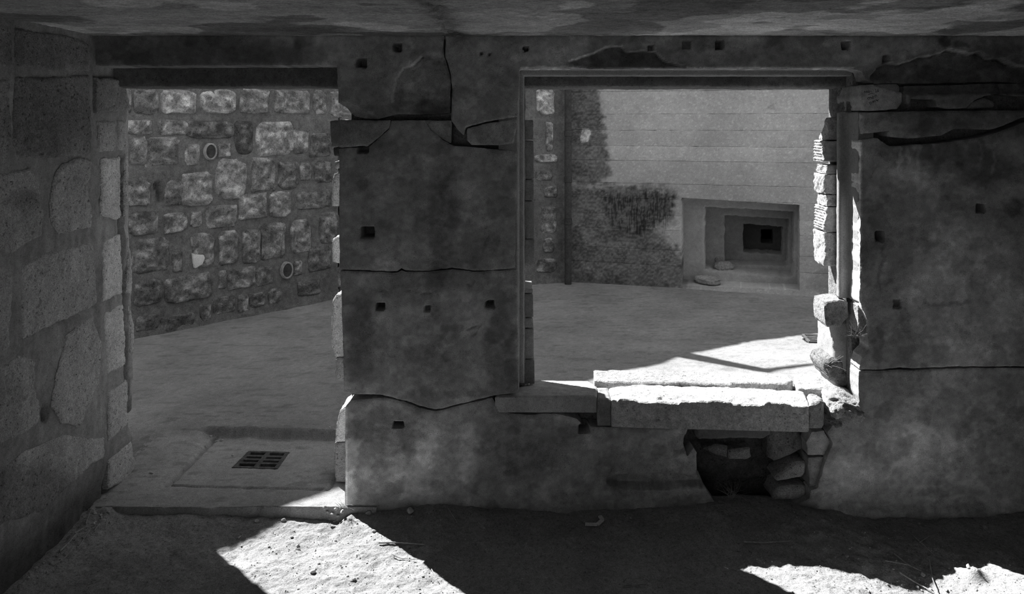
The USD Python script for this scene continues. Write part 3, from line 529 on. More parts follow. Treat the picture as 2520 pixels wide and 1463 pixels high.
# ================================================================== far walls of the court
SUNH = SUN_TRAVEL[:2] / np.linalg.norm(SUN_TRAVEL[:2])
ws = thing('wall_courtyard_left', 'far wall of rough field stones bedded in wide grey mortar', 'wall', kind='structure')
WTOP = 3.06
part(ws, 'wall_core', rough_box(W2[0] - .42, W2[0] - .06, W2[1] + .06, W2[1] + .5, -.1, 3.16, cell=.06), MORTAR_FAR)
part(ws, 'wall_core', rough_box(W3[0] - .1, W3[0] + .4, W3[1] + .14, W3[1] + .6, -.1, 2.79, cell=.06), MORTAR_FAR)
def stone_rel(px, py, P): return .03 * (fbm(P * 3, 3, 61) - .5) + .022 * (fbm(P * 13, 4, 62) - .5) - .06 * (1 - sstep(P[:, 2], .0, .16)) * fbm(P * 8, 3, 3) + .05 * spall(px, py, P, [(377, 449), (390, 452), (402, 500), (392, 502)], 1, 2, 2)
def segment(a, b): 
    d = b - a; return Frame((a[0], a[1], 0), (d[0], d[1], 0), (0, 0, 1)), np.linalg.norm(d)
FA, LA = segment(W0, W2); FB, LB = segment(W2, W3)
for fr, L, c in ((FA, LA, .02), (FB, LB, .02)):
    prof = ([0, .49, .62, 1], [3.02, 3.03, 3.13, 3.18]) if fr is FA else ([0, .2, .37, .47, .62, .72, 1], [3.18, 3.11, 2.95, 2.92, 2.83, 2.82, 2.79])
    top = [(s, np.interp(s / L, *prof) + .02 * (fbm(np.array([[s * 6, 1, 0]]), 3, 5)[0] - .5)) for s in np.linspace(L, 0, 40)]
    vf, t = slab(fr, [(0, -.1), (L, -.1)] + top, .40, c, stone_rel, lambda px, py, P: .8 + .4 * fbm(P * 5, 4, 6), bevel=.02, edge=.004, seed=31, side=.004)
    part(ws, 'mortar_bed', vf, MORTAR_FAR, t)
STONES = [(311, 243, 24, 70, .8), (360, 250, 60, 66, .95), (439, 252, 86, 60, 1.5), (538, 249, 94, 56, 1.45), (627, 250, 74, 58, 1.15), (719, 251, 92, 60, 1.0), (786, 252, 36, 60, .95), (833, 255, 40, 66, 1.0),
    (343, 313, 64, 38, 1.1), (425, 314, 72, 37, 1.1), (519, 320, 106, 46, .7), (600, 338, 46, 82, .55), (675, 341, 92, 86, 1.4), (740, 349, 40, 60, 1.15), (788, 355, 50, 60, .7), (340, 372, 44, 72, 1.1), (399, 375, 90, 70, 1.05), (472, 380, 37, 54, 1.25), (550, 371, 31, 35, 1.15),
    (569, 437, 75, 100, 1.5), (647, 429, 60, 83, 1.05), (708, 431, 51, 69, .85), (751, 422, 28, 45, 1.15), (795, 424, 44, 54, .7), (484, 465, 82, 84, 1.2), (342, 476, 56, 66, .85), (428, 476, 50, 64, .85), (774, 491, 80, 46, .85),
    (546, 533, 72, 56, 1.0), (483, 539, 26, 39, 1.1), (621, 507, 71, 64, 1.2), (689, 503, 56, 62, 1.2), (353, 550, 76, 58, .85), (429, 549, 58, 50, .95), (810, 560, 48, 76, .8), (373, 630, 96, 84, .8), (436, 643, 25, 54, .8), (499, 616, 61, 90, 1.1), (562, 611, 47, 84, 1.0), (619, 605, 45, 86, .95), (674, 595, 62, 90, .9), (740, 583, 47, 82, 1.0), (785, 637, 58, 60, .7),
    (547, 688, 20, 44, .85), (594, 685, 68, 52, .8), (650, 680, 42, 45, .85), (732, 660, 23, 37, 1.05), (465, 709, 118, 66, .8), (365, 720, 70, 64, .7), (760, 708, 58, 38, .65), (360, 795, 56, 40, .65), (437, 795, 88, 40, .65), (506, 768, 27, 44, .75), (552, 752, 52, 40, .75), (597, 748, 26, 46, 1.0), (634, 738, 37, 36, .75), (676, 728, 33, 38, .85)]
STONES_B = [(1342, 250, 46, 66, 1.5), (1352, 336, 18, 70, 1.2), (1344, 390, 56, 20, 1.2), (1338, 432, 40, 26, .9), (1356, 472, 34, 30, .8), (1350, 542, 40, 66, .95), (1350, 604, 28, 36, .85), (1345, 655, 50, 34, .75)]
def field_stone(fr, a, b, w, h, tone, seed, sink=.02):
    r = np.random.default_rng(seed); nr, nt = 12, 44
    th = np.arange(nt) * 2 * np.pi / nt; ex = 2 / r.uniform(3.0, 7.5)
    ct, st = np.cos(th), np.sin(th)
    ox, oy = np.sign(ct) * np.abs(ct) ** ex, np.sign(st) * np.abs(st) ** ex
    k = np.stack([ct * 1.7, st * 1.7, np.full(nt, seed * 1.7)], 1); wobb = 1 + .46 * (fbm(k, 3, seed) - .5)
    ox, oy = ox * wobb, oy * wobb
    pr = r.uniform(.010, .026); w, h = w * 1.05, h * 1.05; sl, sl2 = r.uniform(-.2, .2, 2)
    V = []
    for i in range(nr + 1):
        rho = i / nr; s = rho ** .8
        x, y = ox * s * w / 2, oy * s * h / 2
        d = pr * (1 - max(0, (rho - .62) / .38) ** 2.2 * 1.0) + (sl * x + sl2 * y) * (1 - rho)
        if i == nr: d = d * 0 - sink
        V.append(fr.P(a + x, b + y, -(np.zeros(nt) + d)))
    V = np.vstack(V); V = V - np.multiply.outer((.018 * (fbm(V * 16, 4, seed + 2) - .5) + .010 * (fbm(V * 55, 3, seed + 3) - .5)) * np.r_[np.ones(nt * nr), np.zeros(nt)], fr.n)
    I, J = np.meshgrid(np.arange(nr), np.arange(nt), indexing='ij'); J2 = (J + 1) % nt
    qd = np.stack([I * nt + J, (I + 1) * nt + J, (I + 1) * nt + J2, I * nt + J2], -1).reshape(-1, 4)
    f = np.vstack([qd[:, [0, 1, 2]], qd[:, [0, 2, 3]]])
    lich = fbm(V * 20, 4, seed + 5); tn = tone * .9 * (.80 + .65 * sstep(lich, .55, .64) - .30 * sstep(lich, .48, .38)) * (.75 + .5 * fbm(V * 45, 3, seed + 6))
    part(ws, 'stone', (V, f), FIELD, np.clip(tn, .2, 2.4))
def px_stone(fr, cx, cy, w, h, tone, seed):
    p = fr.from_px([(cx, cy), (cx - w / 2, cy), (cx + w / 2, cy), (cx, cy - h / 2), (cx, cy + h / 2)])
    field_stone(fr, p[0, 0], p[0, 1], p[2, 0] - p[1, 0], p[3, 1] - p[4, 1], tone, seed)
for i, s in enumerate(STONES): px_stone(FA, *s, 300 + i)
for i, s in enumerate(STONES_B): px_stone(FB, *s, 400 + i)
k = 0
for z in np.arange(.25, 2.9, .27):
    for s in np.arange(.15, LB - .55, .36):
        if z < 2.1: field_stone(FB, s + .1 * math.sin(z * 40), z, .27 + .05 * math.sin(s * 9), .20, .9, 450 + k); k += 1
vf, t = slab(Frame(FA.O + FA.n * .034, FA.u, FA.v), FA.from_px([(470, 622), (476, 626), (497, 627), (500, 634), (494, 650), (476, 660), (473, 645)]), .03, .006, None, None, bevel=.004, edge=.004, seed=599)
part(ws, 'stone', vf, CONCRETE, 1.7, label='small white patch on a stone')
def ring(fr, cx, cy, rx, ry):
    c = fr.from_px([(cx, cy), (cx + rx, cy)]); R = np.linalg.norm(c[1] - c[0]) * 1.0; c = c[0]; n = 28
    prof = [(R * .78, .10), (R * .78, -.035), (R * .86, -.042), (R, -.036), (R * 1.02, .03)]
    th = np.arange(n) * 2 * np.pi / n; p = fr.from_px([(cx, cy + ry)]); Rz = abs(p[0, 1] - c[1]) / R
    V = np.vstack([fr.P(c[0] + r * np.cos(th), c[1] + r * Rz * np.sin(th), np.full(n, d)) for r, d in prof])
    I, J = np.meshgrid(np.arange(len(prof) - 1), np.arange(n), indexing='ij'); J2 = (J + 1) % n
    qd = np.stack([I * n + J, (I + 1) * n + J, (I + 1) * n + J2, I * n + J2], -1).reshape(-1, 4)
    part(ws, 'clay_pipe', (V, np.vstack([qd[:, [0, 1, 2]], qd[:, [0, 2, 3]]])), CLAY, 1.0, label='round clay pipe end')
    dk = np.vstack([fr.P(c[0] + R * .79 * np.cos(th), c[1] + R * .79 * Rz * np.sin(th), np.full(n, -.028)), fr.P(np.array([c[0]]), np.array([c[1]]), np.array([-.028]))])
    part(ws, 'pipe_plug', (dk, np.array([[n, j, (j + 1) % n] for j in range(n)])), MORTAR_FAR, .45)
ring(FA, 515, 373, 15, 21); ring(FA, 703, 665, 14, 21)

wc = thing('wall_courtyard_back', 'pale board-marked concrete wall at the back of the court, with a stepped gun embrasure', 'wall', kind='structure')
FC, LC = segment(W3, W4)
OUT = FC.from_px([(1677, 487), (1968, 505), (1968, 716), (1677, 703)])
def conc_rel(px, py, P):
    d = grain(P, .003, 71) + .01 * np.maximum(0, fbm(P * 26, 3, 72) - .62) * 2
    return d - .05 * (1 - sstep(P[:, 2], .03, .10)) * sstep(px, 1670, 1690) * fbm(P * 12, 2, 4)
CST = [(1700, 330, 300, 80, .08), (1900, 265, 12, 8, -.3), (2030, 690, 50, 30, -.25), (1480, 700, 220, 20, -.3)]
def conc_tone(px, py, P):
    u = P @ FC.u; Q = np.c_[u, P[:, 2], u * 0]
    run = sstep(fbm(Q * np.array([110, 13, 1]), 4, 75), .44, .62)
    spl = .6 * sstep(fbm(P * 50, 5, 76), .38, .60) + .4 * sstep(fbm(P * 9, 4, 77), .4, .6)
    side = spall(px, py, P, [(1380, 205), (1468, 205), (1480, 260), (1490, 330), (1502, 425), (1470, 452), (1380, 452)], 1, 9, 16, 81)
    low = spall(px, py, P, [(1380, 458), (1560, 462), (1660, 470), (1655, 545), (1600, 560), (1655, 600), (1690, 655), (1690, 730), (1380, 720)], 1, 14, 26, 83)
    blk = spall(px, py, P, [(1480, 480), (1560, 468), (1662, 470), (1645, 560), (1560, 580), (1500, 560)], 1, 14, 20, 85)
    t = (1 - side * (.50 + .30 * spl)) * (1 - low * (.40 + .36 * spl)) * (1 - blk * (.25 + .45 * run))
    t = t * (1 + 2.2 * spall(px, py, P, [(1434, 318), (1448, 315), (1455, 325), (1450, 340), (1446, 349), (1432, 350), (1428, 338)], 1, 1.5, 3, 87)) * blots(px, py, P, CST, 26)
    return t * (.94 + .12 * fbm(P * 2, 3, 7)) * (1 + .25 * sstep(fbm(P * 60, 2, 8), .66, .72))
band_py = [(217, 230), (280, 281), (320, 321.5), (358, 364), (391, 404), (442, 468), (480, 508), (520, 550), (553, 590), (600, 640), (640, 677)]
seams = [FC.from_px([(1412, a), (2050, b)])[:, 1].mean() for a, b in band_py]
levels = [WTOP + .05] + [2.78, 2.5] + [2.24] + sorted(seams, reverse=True) + [-.1]
embr = Polygon(OUT)
for i, (zt, zb) in enumerate(zip(levels[:-1], levels[1:])):
    if zt - zb < .04: continue
    reg = sbox(-.25, zb + .0008, LC, zt - .0008).difference(embr)
    for g in getattr(reg, 'geoms', [reg]):
        off = .004 * math.sin(i * 5.1)
        vf, t = slab(Frame(FC.O - FC.n * (.006 + off), FC.u, FC.v), np.array(g.exterior.coords)[:-1], .30, .010 if zb < 2.1 else .04, conc_rel, lambda px, py, P, i=i: conc_tone(px, py, P) * (.90 + .18 * ((i * 37) % 10) / 10) ** 1.0, bevel=.003, edge=.003, seed=500 + i, side=.001)
        part(wc, 'board_band', vf, CONCRETE, t)
core_reg = sbox(-.25, -.1, LC, WTOP).difference(embr)
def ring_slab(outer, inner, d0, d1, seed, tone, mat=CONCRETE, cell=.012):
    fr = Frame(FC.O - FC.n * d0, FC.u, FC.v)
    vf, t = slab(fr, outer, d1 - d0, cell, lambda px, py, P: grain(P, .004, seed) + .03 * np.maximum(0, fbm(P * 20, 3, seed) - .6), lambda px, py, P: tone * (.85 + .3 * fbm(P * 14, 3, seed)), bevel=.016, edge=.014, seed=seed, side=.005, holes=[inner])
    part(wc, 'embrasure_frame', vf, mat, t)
deps = [.30, .62, .92, 1.20, 1.55]
RINGS = [[(1735, 509), (1955, 521), (1953, 684), (1733, 664)], [(1784, 530), (1941, 539), (1938, 655), (1782, 652)], [(1829, 551), (1926, 559), (1924, 627), (1829, 622)], [(1873, 565), (1902, 566), (1902, 600), (1873, 599)]]
box_out = np.array([(embr.bounds[0] - .25, -.3), (embr.bounds[2] + .35, -.3), (embr.bounds[2] + .35, 1.4), (embr.bounds[0] - .25, 1.4)])
part(wc, 'wall_core', slab(Frame(FC.O - FC.n * .05, FC.u, FC.v), [(-.25, -.1), (LC, -.1), (LC, WTOP), (-.25, WTOP)], .24, .05, None, None, bevel=0, edge=0, side=0, holes=[np.array(embr.buffer(.02).exterior.coords)[:-1]])[0], CONCRETE)
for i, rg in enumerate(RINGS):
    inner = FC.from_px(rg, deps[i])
    ring_slab(box_out, inner, deps[i], deps[i + 1], 520 + i, [1.0, .95, .9, .3][i])  # tone falls with depth, painting in the shade of the tunnel
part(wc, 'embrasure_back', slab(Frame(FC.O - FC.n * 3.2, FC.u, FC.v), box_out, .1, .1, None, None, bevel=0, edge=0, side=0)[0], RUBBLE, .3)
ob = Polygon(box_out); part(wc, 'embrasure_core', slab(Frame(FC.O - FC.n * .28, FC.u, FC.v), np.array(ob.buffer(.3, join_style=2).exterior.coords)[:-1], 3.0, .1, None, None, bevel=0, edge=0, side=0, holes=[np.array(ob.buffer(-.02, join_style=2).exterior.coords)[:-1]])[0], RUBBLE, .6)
# rubble in the embrasure's broken lower left corner
for i, (x, y, sx, sy, sz, dd) in enumerate([(1780, 655, .20, .16, .10, .45), (1770, 640, .08, .08, .07, .62), (1790, 648, .07, .06, .05, .66), (1800, 655, .10, .1, .06, .6), (1740, 690, .30, .2, .09, .15), (1840, 645, .09, .08, .06, .95)]):
    p = FC.from_px([(x, y)], dd)[0]; c = FC.P(np.array([p[0]]), np.array([p[1]]), np.array([dd]))[0]
    part(wc, 'rubble_lump', moved(rock((sx, sy, sz), 700 + i, .7, .2), c, (0, 0, 30 * i)), CONCRETE_TOP, .75)
plain = thing('wall_courtyard_right', 'plain concrete wall closing the court on the right', 'wall', kind='structure')
part(plain, 'wall_core', rough_box(5.4, 5.8, 3.6, 6.7, -.1, 3.0, cell=.1), CONCRETE)

# drain pipe in the far corner
dp = thing('drain_pipe', 'dark jointed drain pipe standing in the far corner of the court', 'drain pipe')
pc = at(1398, 690, 7.80); px0 = pc[0]; zs = [.05, .72, 1.15, 1.62, 2.3]
for z0, z1 in zip(zs[:-1], zs[1:]):
    part(dp, 'pipe_section', tube([(px0, 7.80, z0), (px0, 7.80, z0 + .01), (px0, 7.80, z1 - .06), (px0, 7.80, z1 - .055), (px0, 7.80, z1)], [.034, .036, .036, .042, .042], 18), CLAY, .22, smooth=40)
br = thing('bent_bar', 'bent iron bar sticking out from the top of the court wall', 'iron bar')
A = [on_floor(x, y, .045) for x, y in ((1690, 879), (1712, 884), (1800, 901), (1890, 917), (1905, 914), (1960, 907), (2030, 899))]
part(br, 'bar', tube([p - SUN_TRAVEL * (2.93 * math.sqrt(2)) for p in A], [.070, .066, .058, .048, .026, .022, .016], 8), IRON)

# ================================================================== sill: broken slabs and rubble
TOPF = lambda z: Frame((0, 0, z), (1, 0, 0), (0, 1, 0))
def top_slab(name, label, cat, xy, z, thick, seed, mat=CONCRETE_TOP, amp=.004, tone=1.0, relief=None, cell=.006, bevel=.008, edge=.004, side=.0015, tilt=None):
    def rel(px, py, P): 
        d = grain(P, amp, seed) + 2.5 * amp * np.maximum(0, fbm(P * 28, 3, seed) - .52)
        return d + relief(P) if relief else d
    (v, f), t = slab(TOPF(z), xy, thick, cell, rel, lambda px, py, P: tone * np.ones(len(px)), bevel=bevel, edge=edge, seed=seed, side=side)
    if tilt: v[:, 2] += tilt[0] * (v[:, 0] - tilt[1])
    p = part(None, name, (v, f), mat, t); return tag(p, label, cat)
X = lambda px, Y: (px - CX) * Y / F
top_slab('sill_slab', 'long grey concrete slab on the window sill, nearest and lowest, with a chipped sunlit top', 'concrete slab', [(X(1504, 3.38), 3.375), (X(1560, 3.38), 3.37), (X(1990, 3.38), 3.375), (X(1975, 3.55), 3.545), (X(1880, 3.56), 3.56), (X(1600, 3.56), 3.565), (X(1500, 3.5), 3.52)], .488, .122, 801, amp=.005, tone=1.3,
         relief=lambda P: .010 * sstep(P[:, 1], 3.46, 3.41) * sstep(fbm(P * 14, 3, 6), .45, .55) - .004, tilt=(-.028, .3))
top_slab('sill_slab', 'long concrete slab at the back of the window sill, behind the lowest one', 'concrete slab', [(X(1464, 3.55), 3.585), (X(1500, 3.55), 3.56), (X(1800, 3.56), 3.565), (X(1815, 3.56), 3.59), (X(1940, 3.58), 3.59), (X(1955, 3.62), 3.64), (X(1940, 3.72), 3.73), (X(1600, 3.72), 3.745), (X(1462, 3.72), 3.73)], .502, .085, 802, amp=.004, tilt=(-.022, .3))
top_slab('sill_slab', 'ledge of broken render at the left end of the window sill, below the pillar', 'concrete slab', [(X(1216, 3.4), 3.402), (X(1469, 3.4), 3.400), (X(1466, 3.6), 3.56), (X(1450, 3.7), 3.72), (X(1318, 3.74), 3.745), (X(1290, 3.6), 3.58), (X(1240, 3.44), 3.46)], .487, .072, 803, PLASTER, .002, 1.1, lambda P: .18 * np.maximum(0, P[:, 1] - 3.5), edge=.002)
top_slab('mortar_lump', 'small dark lump of mortar wedged between the ledge and the long slab', 'mortar', [(X(1471, 3.4), 3.402), (X(1503, 3.4), 3.404), (X(1500, 3.5), 3.55), (X(1470, 3.5), 3.55)], .476, .12, 804, PLASTER, .004, .9)
top_slab('sill_stone', 'broken stone at the right end of the long sill slab', 'stone', [(X(1992, 3.38), 3.385), (X(2022, 3.39), 3.39), (X(2032, 3.42), 3.43), (X(2010, 3.5), 3.5), (X(1985, 3.5), 3.50)], .47, .12, 805, CONCRETE_TOP, .008, .85, edge=.008, bevel=.014)
top_slab('sill_stone', 'flat pale stone between the sill slabs and the right jamb', 'stone', [(X(1962, 3.55), 3.55), (X(2030, 3.55), 3.54), (X(2060, 3.6), 3.62), (X(2050, 3.7), 3.74), (X(1960, 3.7), 3.74)], .475, .07, 806, CONCRETE_TOP, .008, 1.1, edge=.008)
def chunk(name, label, cat, cx, cy, Y, size, rot, seed, mat=CONCRETE_TOP, tone=1.0, boxy=.5, rough=.12, sub=4, loc=None):
    c = at(cx, cy, Y) if loc is None else loc
    p = part(None, name, moved(rock(size, seed, boxy, rough, sub), c, rot), mat, tone); return tag(p, label, cat)
chunk('sill_rubble', 'crumbling pale rubble under the right jamb, at the corner of the sill', 'rubble', 2075, 995, 3.47, (.19, .20, .11), (8, 20, -10), 814, boxy=.7, rough=.25)
chunk('sill_rubble', 'dark broken lump under the right end of the sill, beside the long slab', 'rubble', 2052, 1020, 3.47, (.14, .14, .12), (0, 25, 20), 815, RUBBLE, 1.0, .7, .25)
chunk('sill_rubble', 'small sunlit fragment leaning in the broken corner below the sill', 'rubble', 2064, 1010, 3.40, (.075, .05, .06), (20, -30, 10), 816, boxy=.6, rough=.25, sub=3)
# ragged hole below the sill
def face_stone(name, label, pts, Y, thick, seed, mat=ASHLAR, tone=.8, bevel=.015, edge=.006, amp=.004):
    fr = Frame((0, Y, 0), (1, 0, 0), (0, 0, 1))
    vf, t = slab(fr, fr.from_px(pts), thick, .006, lambda px, py, P: grain(P, amp, seed), lambda px, py, P: tone * (.8 + .4 * fbm(P * 18, 3, seed)), bevel=bevel, edge=edge, seed=seed)
    p = part(None, name, vf, mat, t); return tag(p, label, 'stone')
face_stone('cavity_stone', 'flat squared block under the long sill slab, roofing the ragged hole', [(1712, 1050), (1896, 1050), (1896, 1072), (1880, 1082), (1800, 1082), (1720, 1084), (1712, 1076)], 3.465, .12, 821, CONCRETE, .5)  # dark tone paints in the shade under the sill slab
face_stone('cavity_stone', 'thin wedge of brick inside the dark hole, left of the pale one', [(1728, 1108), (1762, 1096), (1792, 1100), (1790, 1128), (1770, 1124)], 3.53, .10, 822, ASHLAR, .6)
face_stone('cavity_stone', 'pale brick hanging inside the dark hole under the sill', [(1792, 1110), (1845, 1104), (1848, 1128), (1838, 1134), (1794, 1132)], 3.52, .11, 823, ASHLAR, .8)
face_stone('cavity_stone', 'big smooth dark stone on the right of the hole under the sill', [(1893, 1058), (1960, 1056), (1985, 1080), (1982, 1108), (1950, 1126), (1910, 1140), (1892, 1130)], 3.49, .12, 824, RUBBLE, .9, .03)
face_stone('cavity_stone', 'pale pointed stone low on the right of the hole', [(1930, 1160), (1955, 1140), (1984, 1138), (1986, 1168), (1975, 1178), (1915, 1188), (1908, 1180)], 3.45, .12, 825, ASHLAR, .9, .02)
face_stone('cavity_stone', 'pale worn stone at ground level on the right of the hole', [(1908, 1220), (1915, 1205), (1940, 1198), (1985, 1200), (1990, 1228), (1960, 1236), (1906, 1235)], 3.44, .18, 826, ASHLAR, .9, .02)
face_stone('render_flake', 'six-sided flake of render between the hole and the right wall', [(1986, 1090), (1998, 1064), (2028, 1062), (2046, 1092), (2030, 1122), (1988, 1122)], 3.425, .08, 827, PLASTER, 1.1, .006)
face_stone('render_flake', 'narrow flake of render below the six-sided one beside the hole', [(1990, 1128), (2028, 1126), (2020, 1165), (2008, 1202), (1994, 1200)], 3.43, .08, 828, PLASTER, .9, .008)
face_stone('jamb_stone', 'squared pale stone jutting from the right jamb, high above the sill', [(2031, 744), (2066, 738), (2086, 742), (2090, 780), (2070, 803), (2036, 806), (2031, 797)], 3.50, .135, 811, CONCRETE_TOP, .8, .010)
face_stone('jamb_stone', 'narrow sunlit stone in the broken edge of the right wall, beside the jutting stone', [(2114, 752), (2136, 754), (2144, 775), (2142, 800), (2130, 823), (2114, 820)], 3.425, .10, 812, CONCRETE_TOP, .8, .010)
face_stone('jamb_stone', 'big rounded stone with a dark shaded face low in the right jamb', [(2029, 900), (2036, 888), (2050, 883), (2074, 886), (2090, 930), (2094, 962), (2072, 954), (2046, 938), (2033, 918)], 3.55, .17, 813, RUBBLE, .9, .02, .012, .01)
part(wf, 'cavity_back', rough_box(.70, 1.40, 3.58, 3.66, -.2, .43, cell=.012, amp=.022, scale=16, seed=33), RUBBLE, .5)  # toned down to paint in the shade deep in the hole

# ================================================================== drain grates
def grate(name, label, C, z, rows, cols, th=.022):
    """C: corners front-left, front-right, back-right, back-left."""
    t = thing(name, label, 'drain grate')
    def bar(s0, s1, t0, t1, nm):
        c = np.array([C[0] * (1 - s) * (1 - w) + C[1] * s * (1 - w) + C[2] * s * w + C[3] * (1 - s) * w for s, w in ((s0, t0), (s1, t0), (s1, t1), (s0, t1))])
        v = np.vstack([np.c_[c, np.full(4, z - th)], np.c_[c, np.full(4, z)]])
        f = np.array([[0, 2, 1], [0, 3, 2], [4, 5, 6], [4, 6, 7]] + [x for i in range(4) for x in ([i, (i + 1) % 4, 4 + (i + 1) % 4], [i, 4 + (i + 1) % 4, 4 + i])])
        return v, f
    fw = .085
    part(t, 'frame', join([bar(0, 1, 0, fw, ''), bar(0, 1, 1 - fw, 1, ''), bar(0, fw, fw, 1 - fw, ''), bar(1 - fw, 1, fw, 1 - fw, '')]), IRON, 1.1, smooth=False)
    for c in range(1, cols): m = c / cols; part(t, 'cross_bar', bar(m - .05, m + .05, fw, 1 - fw, ''), IRON, 1.1, smooth=False)
    gap = (1 - 2 * fw) / rows
    for c in range(cols):
        s0 = fw if c == 0 else c / cols + .05; s1 = 1 - fw if c == cols - 1 else (c + 1) / cols - .05
        for r in range(1, rows): w = fw + r * gap; part(t, 'bar', bar(s0, s1, w - gap * .24, w + gap * .24, ''), IRON, 1.1, smooth=False)
    return t
grate('drain_grate', 'dark iron drain grate with two columns of slots, in the slab inside the doorway', GR, .004, 4, 2)
g2z = float(court_z(np.array([G2[:, 0].min() - .05]), np.array([G2[:, 1].mean()]))[0]) + .010
grate('drain_grate', 'flat barred drain grate in the far court floor beside the right jamb', G2, g2z, 6, 1, .02)

# ================================================================== loose things on the dirt
def dz(x, y): return float(dirt_z(np.array([x]), np.array([y]))[0])
def ground(px, py):
    z = -.04
    for _ in range(12): p = on_floor(px, py, z); z = .5 * z + .5 * dz(p[0], min(p[1], 3.44))
    p = on_floor(px, py, z); return np.array([p[0], p[1], z])
protos = {}
def stone(name, label, px, py, w, kind, group=None, cat='stone', tone=1.0, flat=.62, loc=None):
    p = ground(px, py) if loc is None else loc; s = w * p[1] / F
    key = (kind, group); r = random.Random(int(px * 31 + py))
    if group and key in protos:
        pr_ = stage.DefinePrim(numbered('/World', name)); pr_.GetReferences().AddInternalReference(protos[key]); pr_.ClearCustomData()
    else:
        pr_ = part(None, name, hull_stone(900 + kind * 3 + (0 if group else int(px)), flat), PEBBLE, tone)
        if group: protos[key] = pr_.GetPath()
    x = UsdGeom.Xformable(pr_)
    x.ClearXformOpOrder(); x.AddTranslateOp().Set((float(p[0]), float(p[1]), float(p[2] + s * .16))); x.AddRotateZOp().Set(r.uniform(0, 360)); x.AddScaleOp().Set((s, s, s * r.uniform(.8, 1.2)))
    return tag(x.GetPrim(), label, cat, group)
named = [(1010, 1262, 26, 'biggest loose stone at the foot of the pillar wall'), (908, 1268, 20, 'wedge-shaped stone lying near the pillar foot, left of the biggest one'), (871, 1254, 11, 'small squarish stone against the left foot of the pillar'), (935, 1264, 9, 'small round stone between the two bigger ones at the pillar foot'),
    (921, 1310, 14, 'lone stone on the edge of the sunlit patch below the pillar'), (865, 1430, 13, 'left one of two dark stones near the bottom edge of the sunlit patch'), (872, 1427, 13, 'right one of two dark stones near the bottom edge of the sunlit patch'), (1040, 1421, 10, 'small oval stone low in the sunlit patch, near its right edge'),
    (697, 1284, 16, 'pale stone in the shade just below the threshold'), (631, 1285, 14, 'dull stone in the shade left of the pale one below the threshold'), (590, 1325, 14, 'dark stone at the upper left corner of the sunlit patch'), (770, 1410, 18, 'smooth flattish stone in the middle of the sunlit patch'), (733, 1345, 12, 'upright stone among the grit in the sunlit patch'),
    (735, 1354, 10, 'small stone just below the upright one in the sunlit patch'), (718, 1324, 12, 'stone at the top of the sunlit patch'), (1432, 1360, 8, 'small stone alone on the dark floor below the window'), (2272, 1418, 17, 'oval stone beside the twigs on the right'), (2258, 1447, 12, 'stone at the edge of the right sunlit patch, by the twigs'),
    (2385, 1398, 20, 'round clod at the tip of the shadow on the right'), (2425, 1302, 17, 'stone on the dark floor near the right wall foot'), (2262, 1291, 9, 'little stone under the right wall foot'), (230, 1293, 15, 'round stone below the left end of the threshold'), (271, 1289, 12, 'stone right of the round one below the threshold'), (114, 1412, 12, 'small stone at the foot of the left wall'), (103, 1366, 12, 'stone in the litter along the left wall'),
    (2084, 1372, 12, 'stone in the shade between the window and the twigs'), (2330, 1456, 13, 'white pebble at the bottom of the frame on the right'), (2290, 1453, 12, 'grey pebble at the bottom of the frame on the right, by the twig ends')]
for i, (x, y, w, lb) in enumerate(named): stone('loose_stone', lb, x, y, w, i)
r = random.Random(5)
for i, (x, y) in enumerate([(806, 1262), (818, 1268), (826, 1255), (812, 1278), (832, 1272), (800, 1252), (838, 1250), (822, 1286), (842, 1262)]):
    p = at(x, y, 3.385 - .01 * (i % 3)); stone('edge_stone', 'small stone of the crumbling right corner of the threshold', x, y, r.uniform(9, 15), i % 3, 'stones of the crumbling threshold corner', loc=p)
for i in range(46):
    x = r.uniform(600, 1120); y = r.uniform(1310, 1460)
    lx, rx = 545 + (y - 1345) * 1.0, 880 + (y - 1270) * 1.38
    if y < 1345: lx = 545 + (1345 - y) * 5
    if lx < x < rx: stone('pebble', 'small pebble scattered on the sunlit dirt patch inside the doorway', x, y, r.choice([3, 4, 4, 5, 5, 6, 8]), i % 5, 'pebbles on the sunlit dirt')
for i in range(60):
    x = r.uniform(240, 2500); y = r.uniform(1275, 1460); stone('pebble', 'small pebble lying on the dirt floor of the near room', x, y, r.choice([4, 5, 6, 7, 8]), i % 5, 'pebbles on the shaded dirt')
for i in range(36):
    y = r.uniform(1260, 1440); x = 232 - (y - 1250) * 1.0 + r.uniform(5, 60); stone('pebble', 'small stone in the litter along the foot of the left wall', x, y, r.choice([6, 7, 9, 11]), i % 5, 'litter stones along the left wall')
for i in range(14):
    x = r.uniform(1840, 2300); y = r.uniform(1438, 1462); stone('pebble', 'small pebble on the sunlit dirt at the lower right', x, y, r.choice([4, 5, 6, 8]), i % 5, 'pebbles on the right sunlit patch')
for i, (x, y, w) in enumerate([(519, 1078, 9), (532, 1088, 11), (545, 1086, 12), (505, 1098, 8), (573, 1122, 8), (373, 1167, 13), (812, 1077, 6)]):
    z = float(court_z(np.array([0.0]), np.array([5.0]))[0]) * 0; p = on_floor(x, y, .0); p[2] = float(court_z(p[:1], p[1:2])[0])
    stone('slab_pebble', 'small pebble on the drain slab in the doorway' if i != 5 else 'dark pebble alone on the threshold near the left jamb', x, y, w, i % 4, 'pebbles on the drain slab' if i != 5 else None, loc=p)
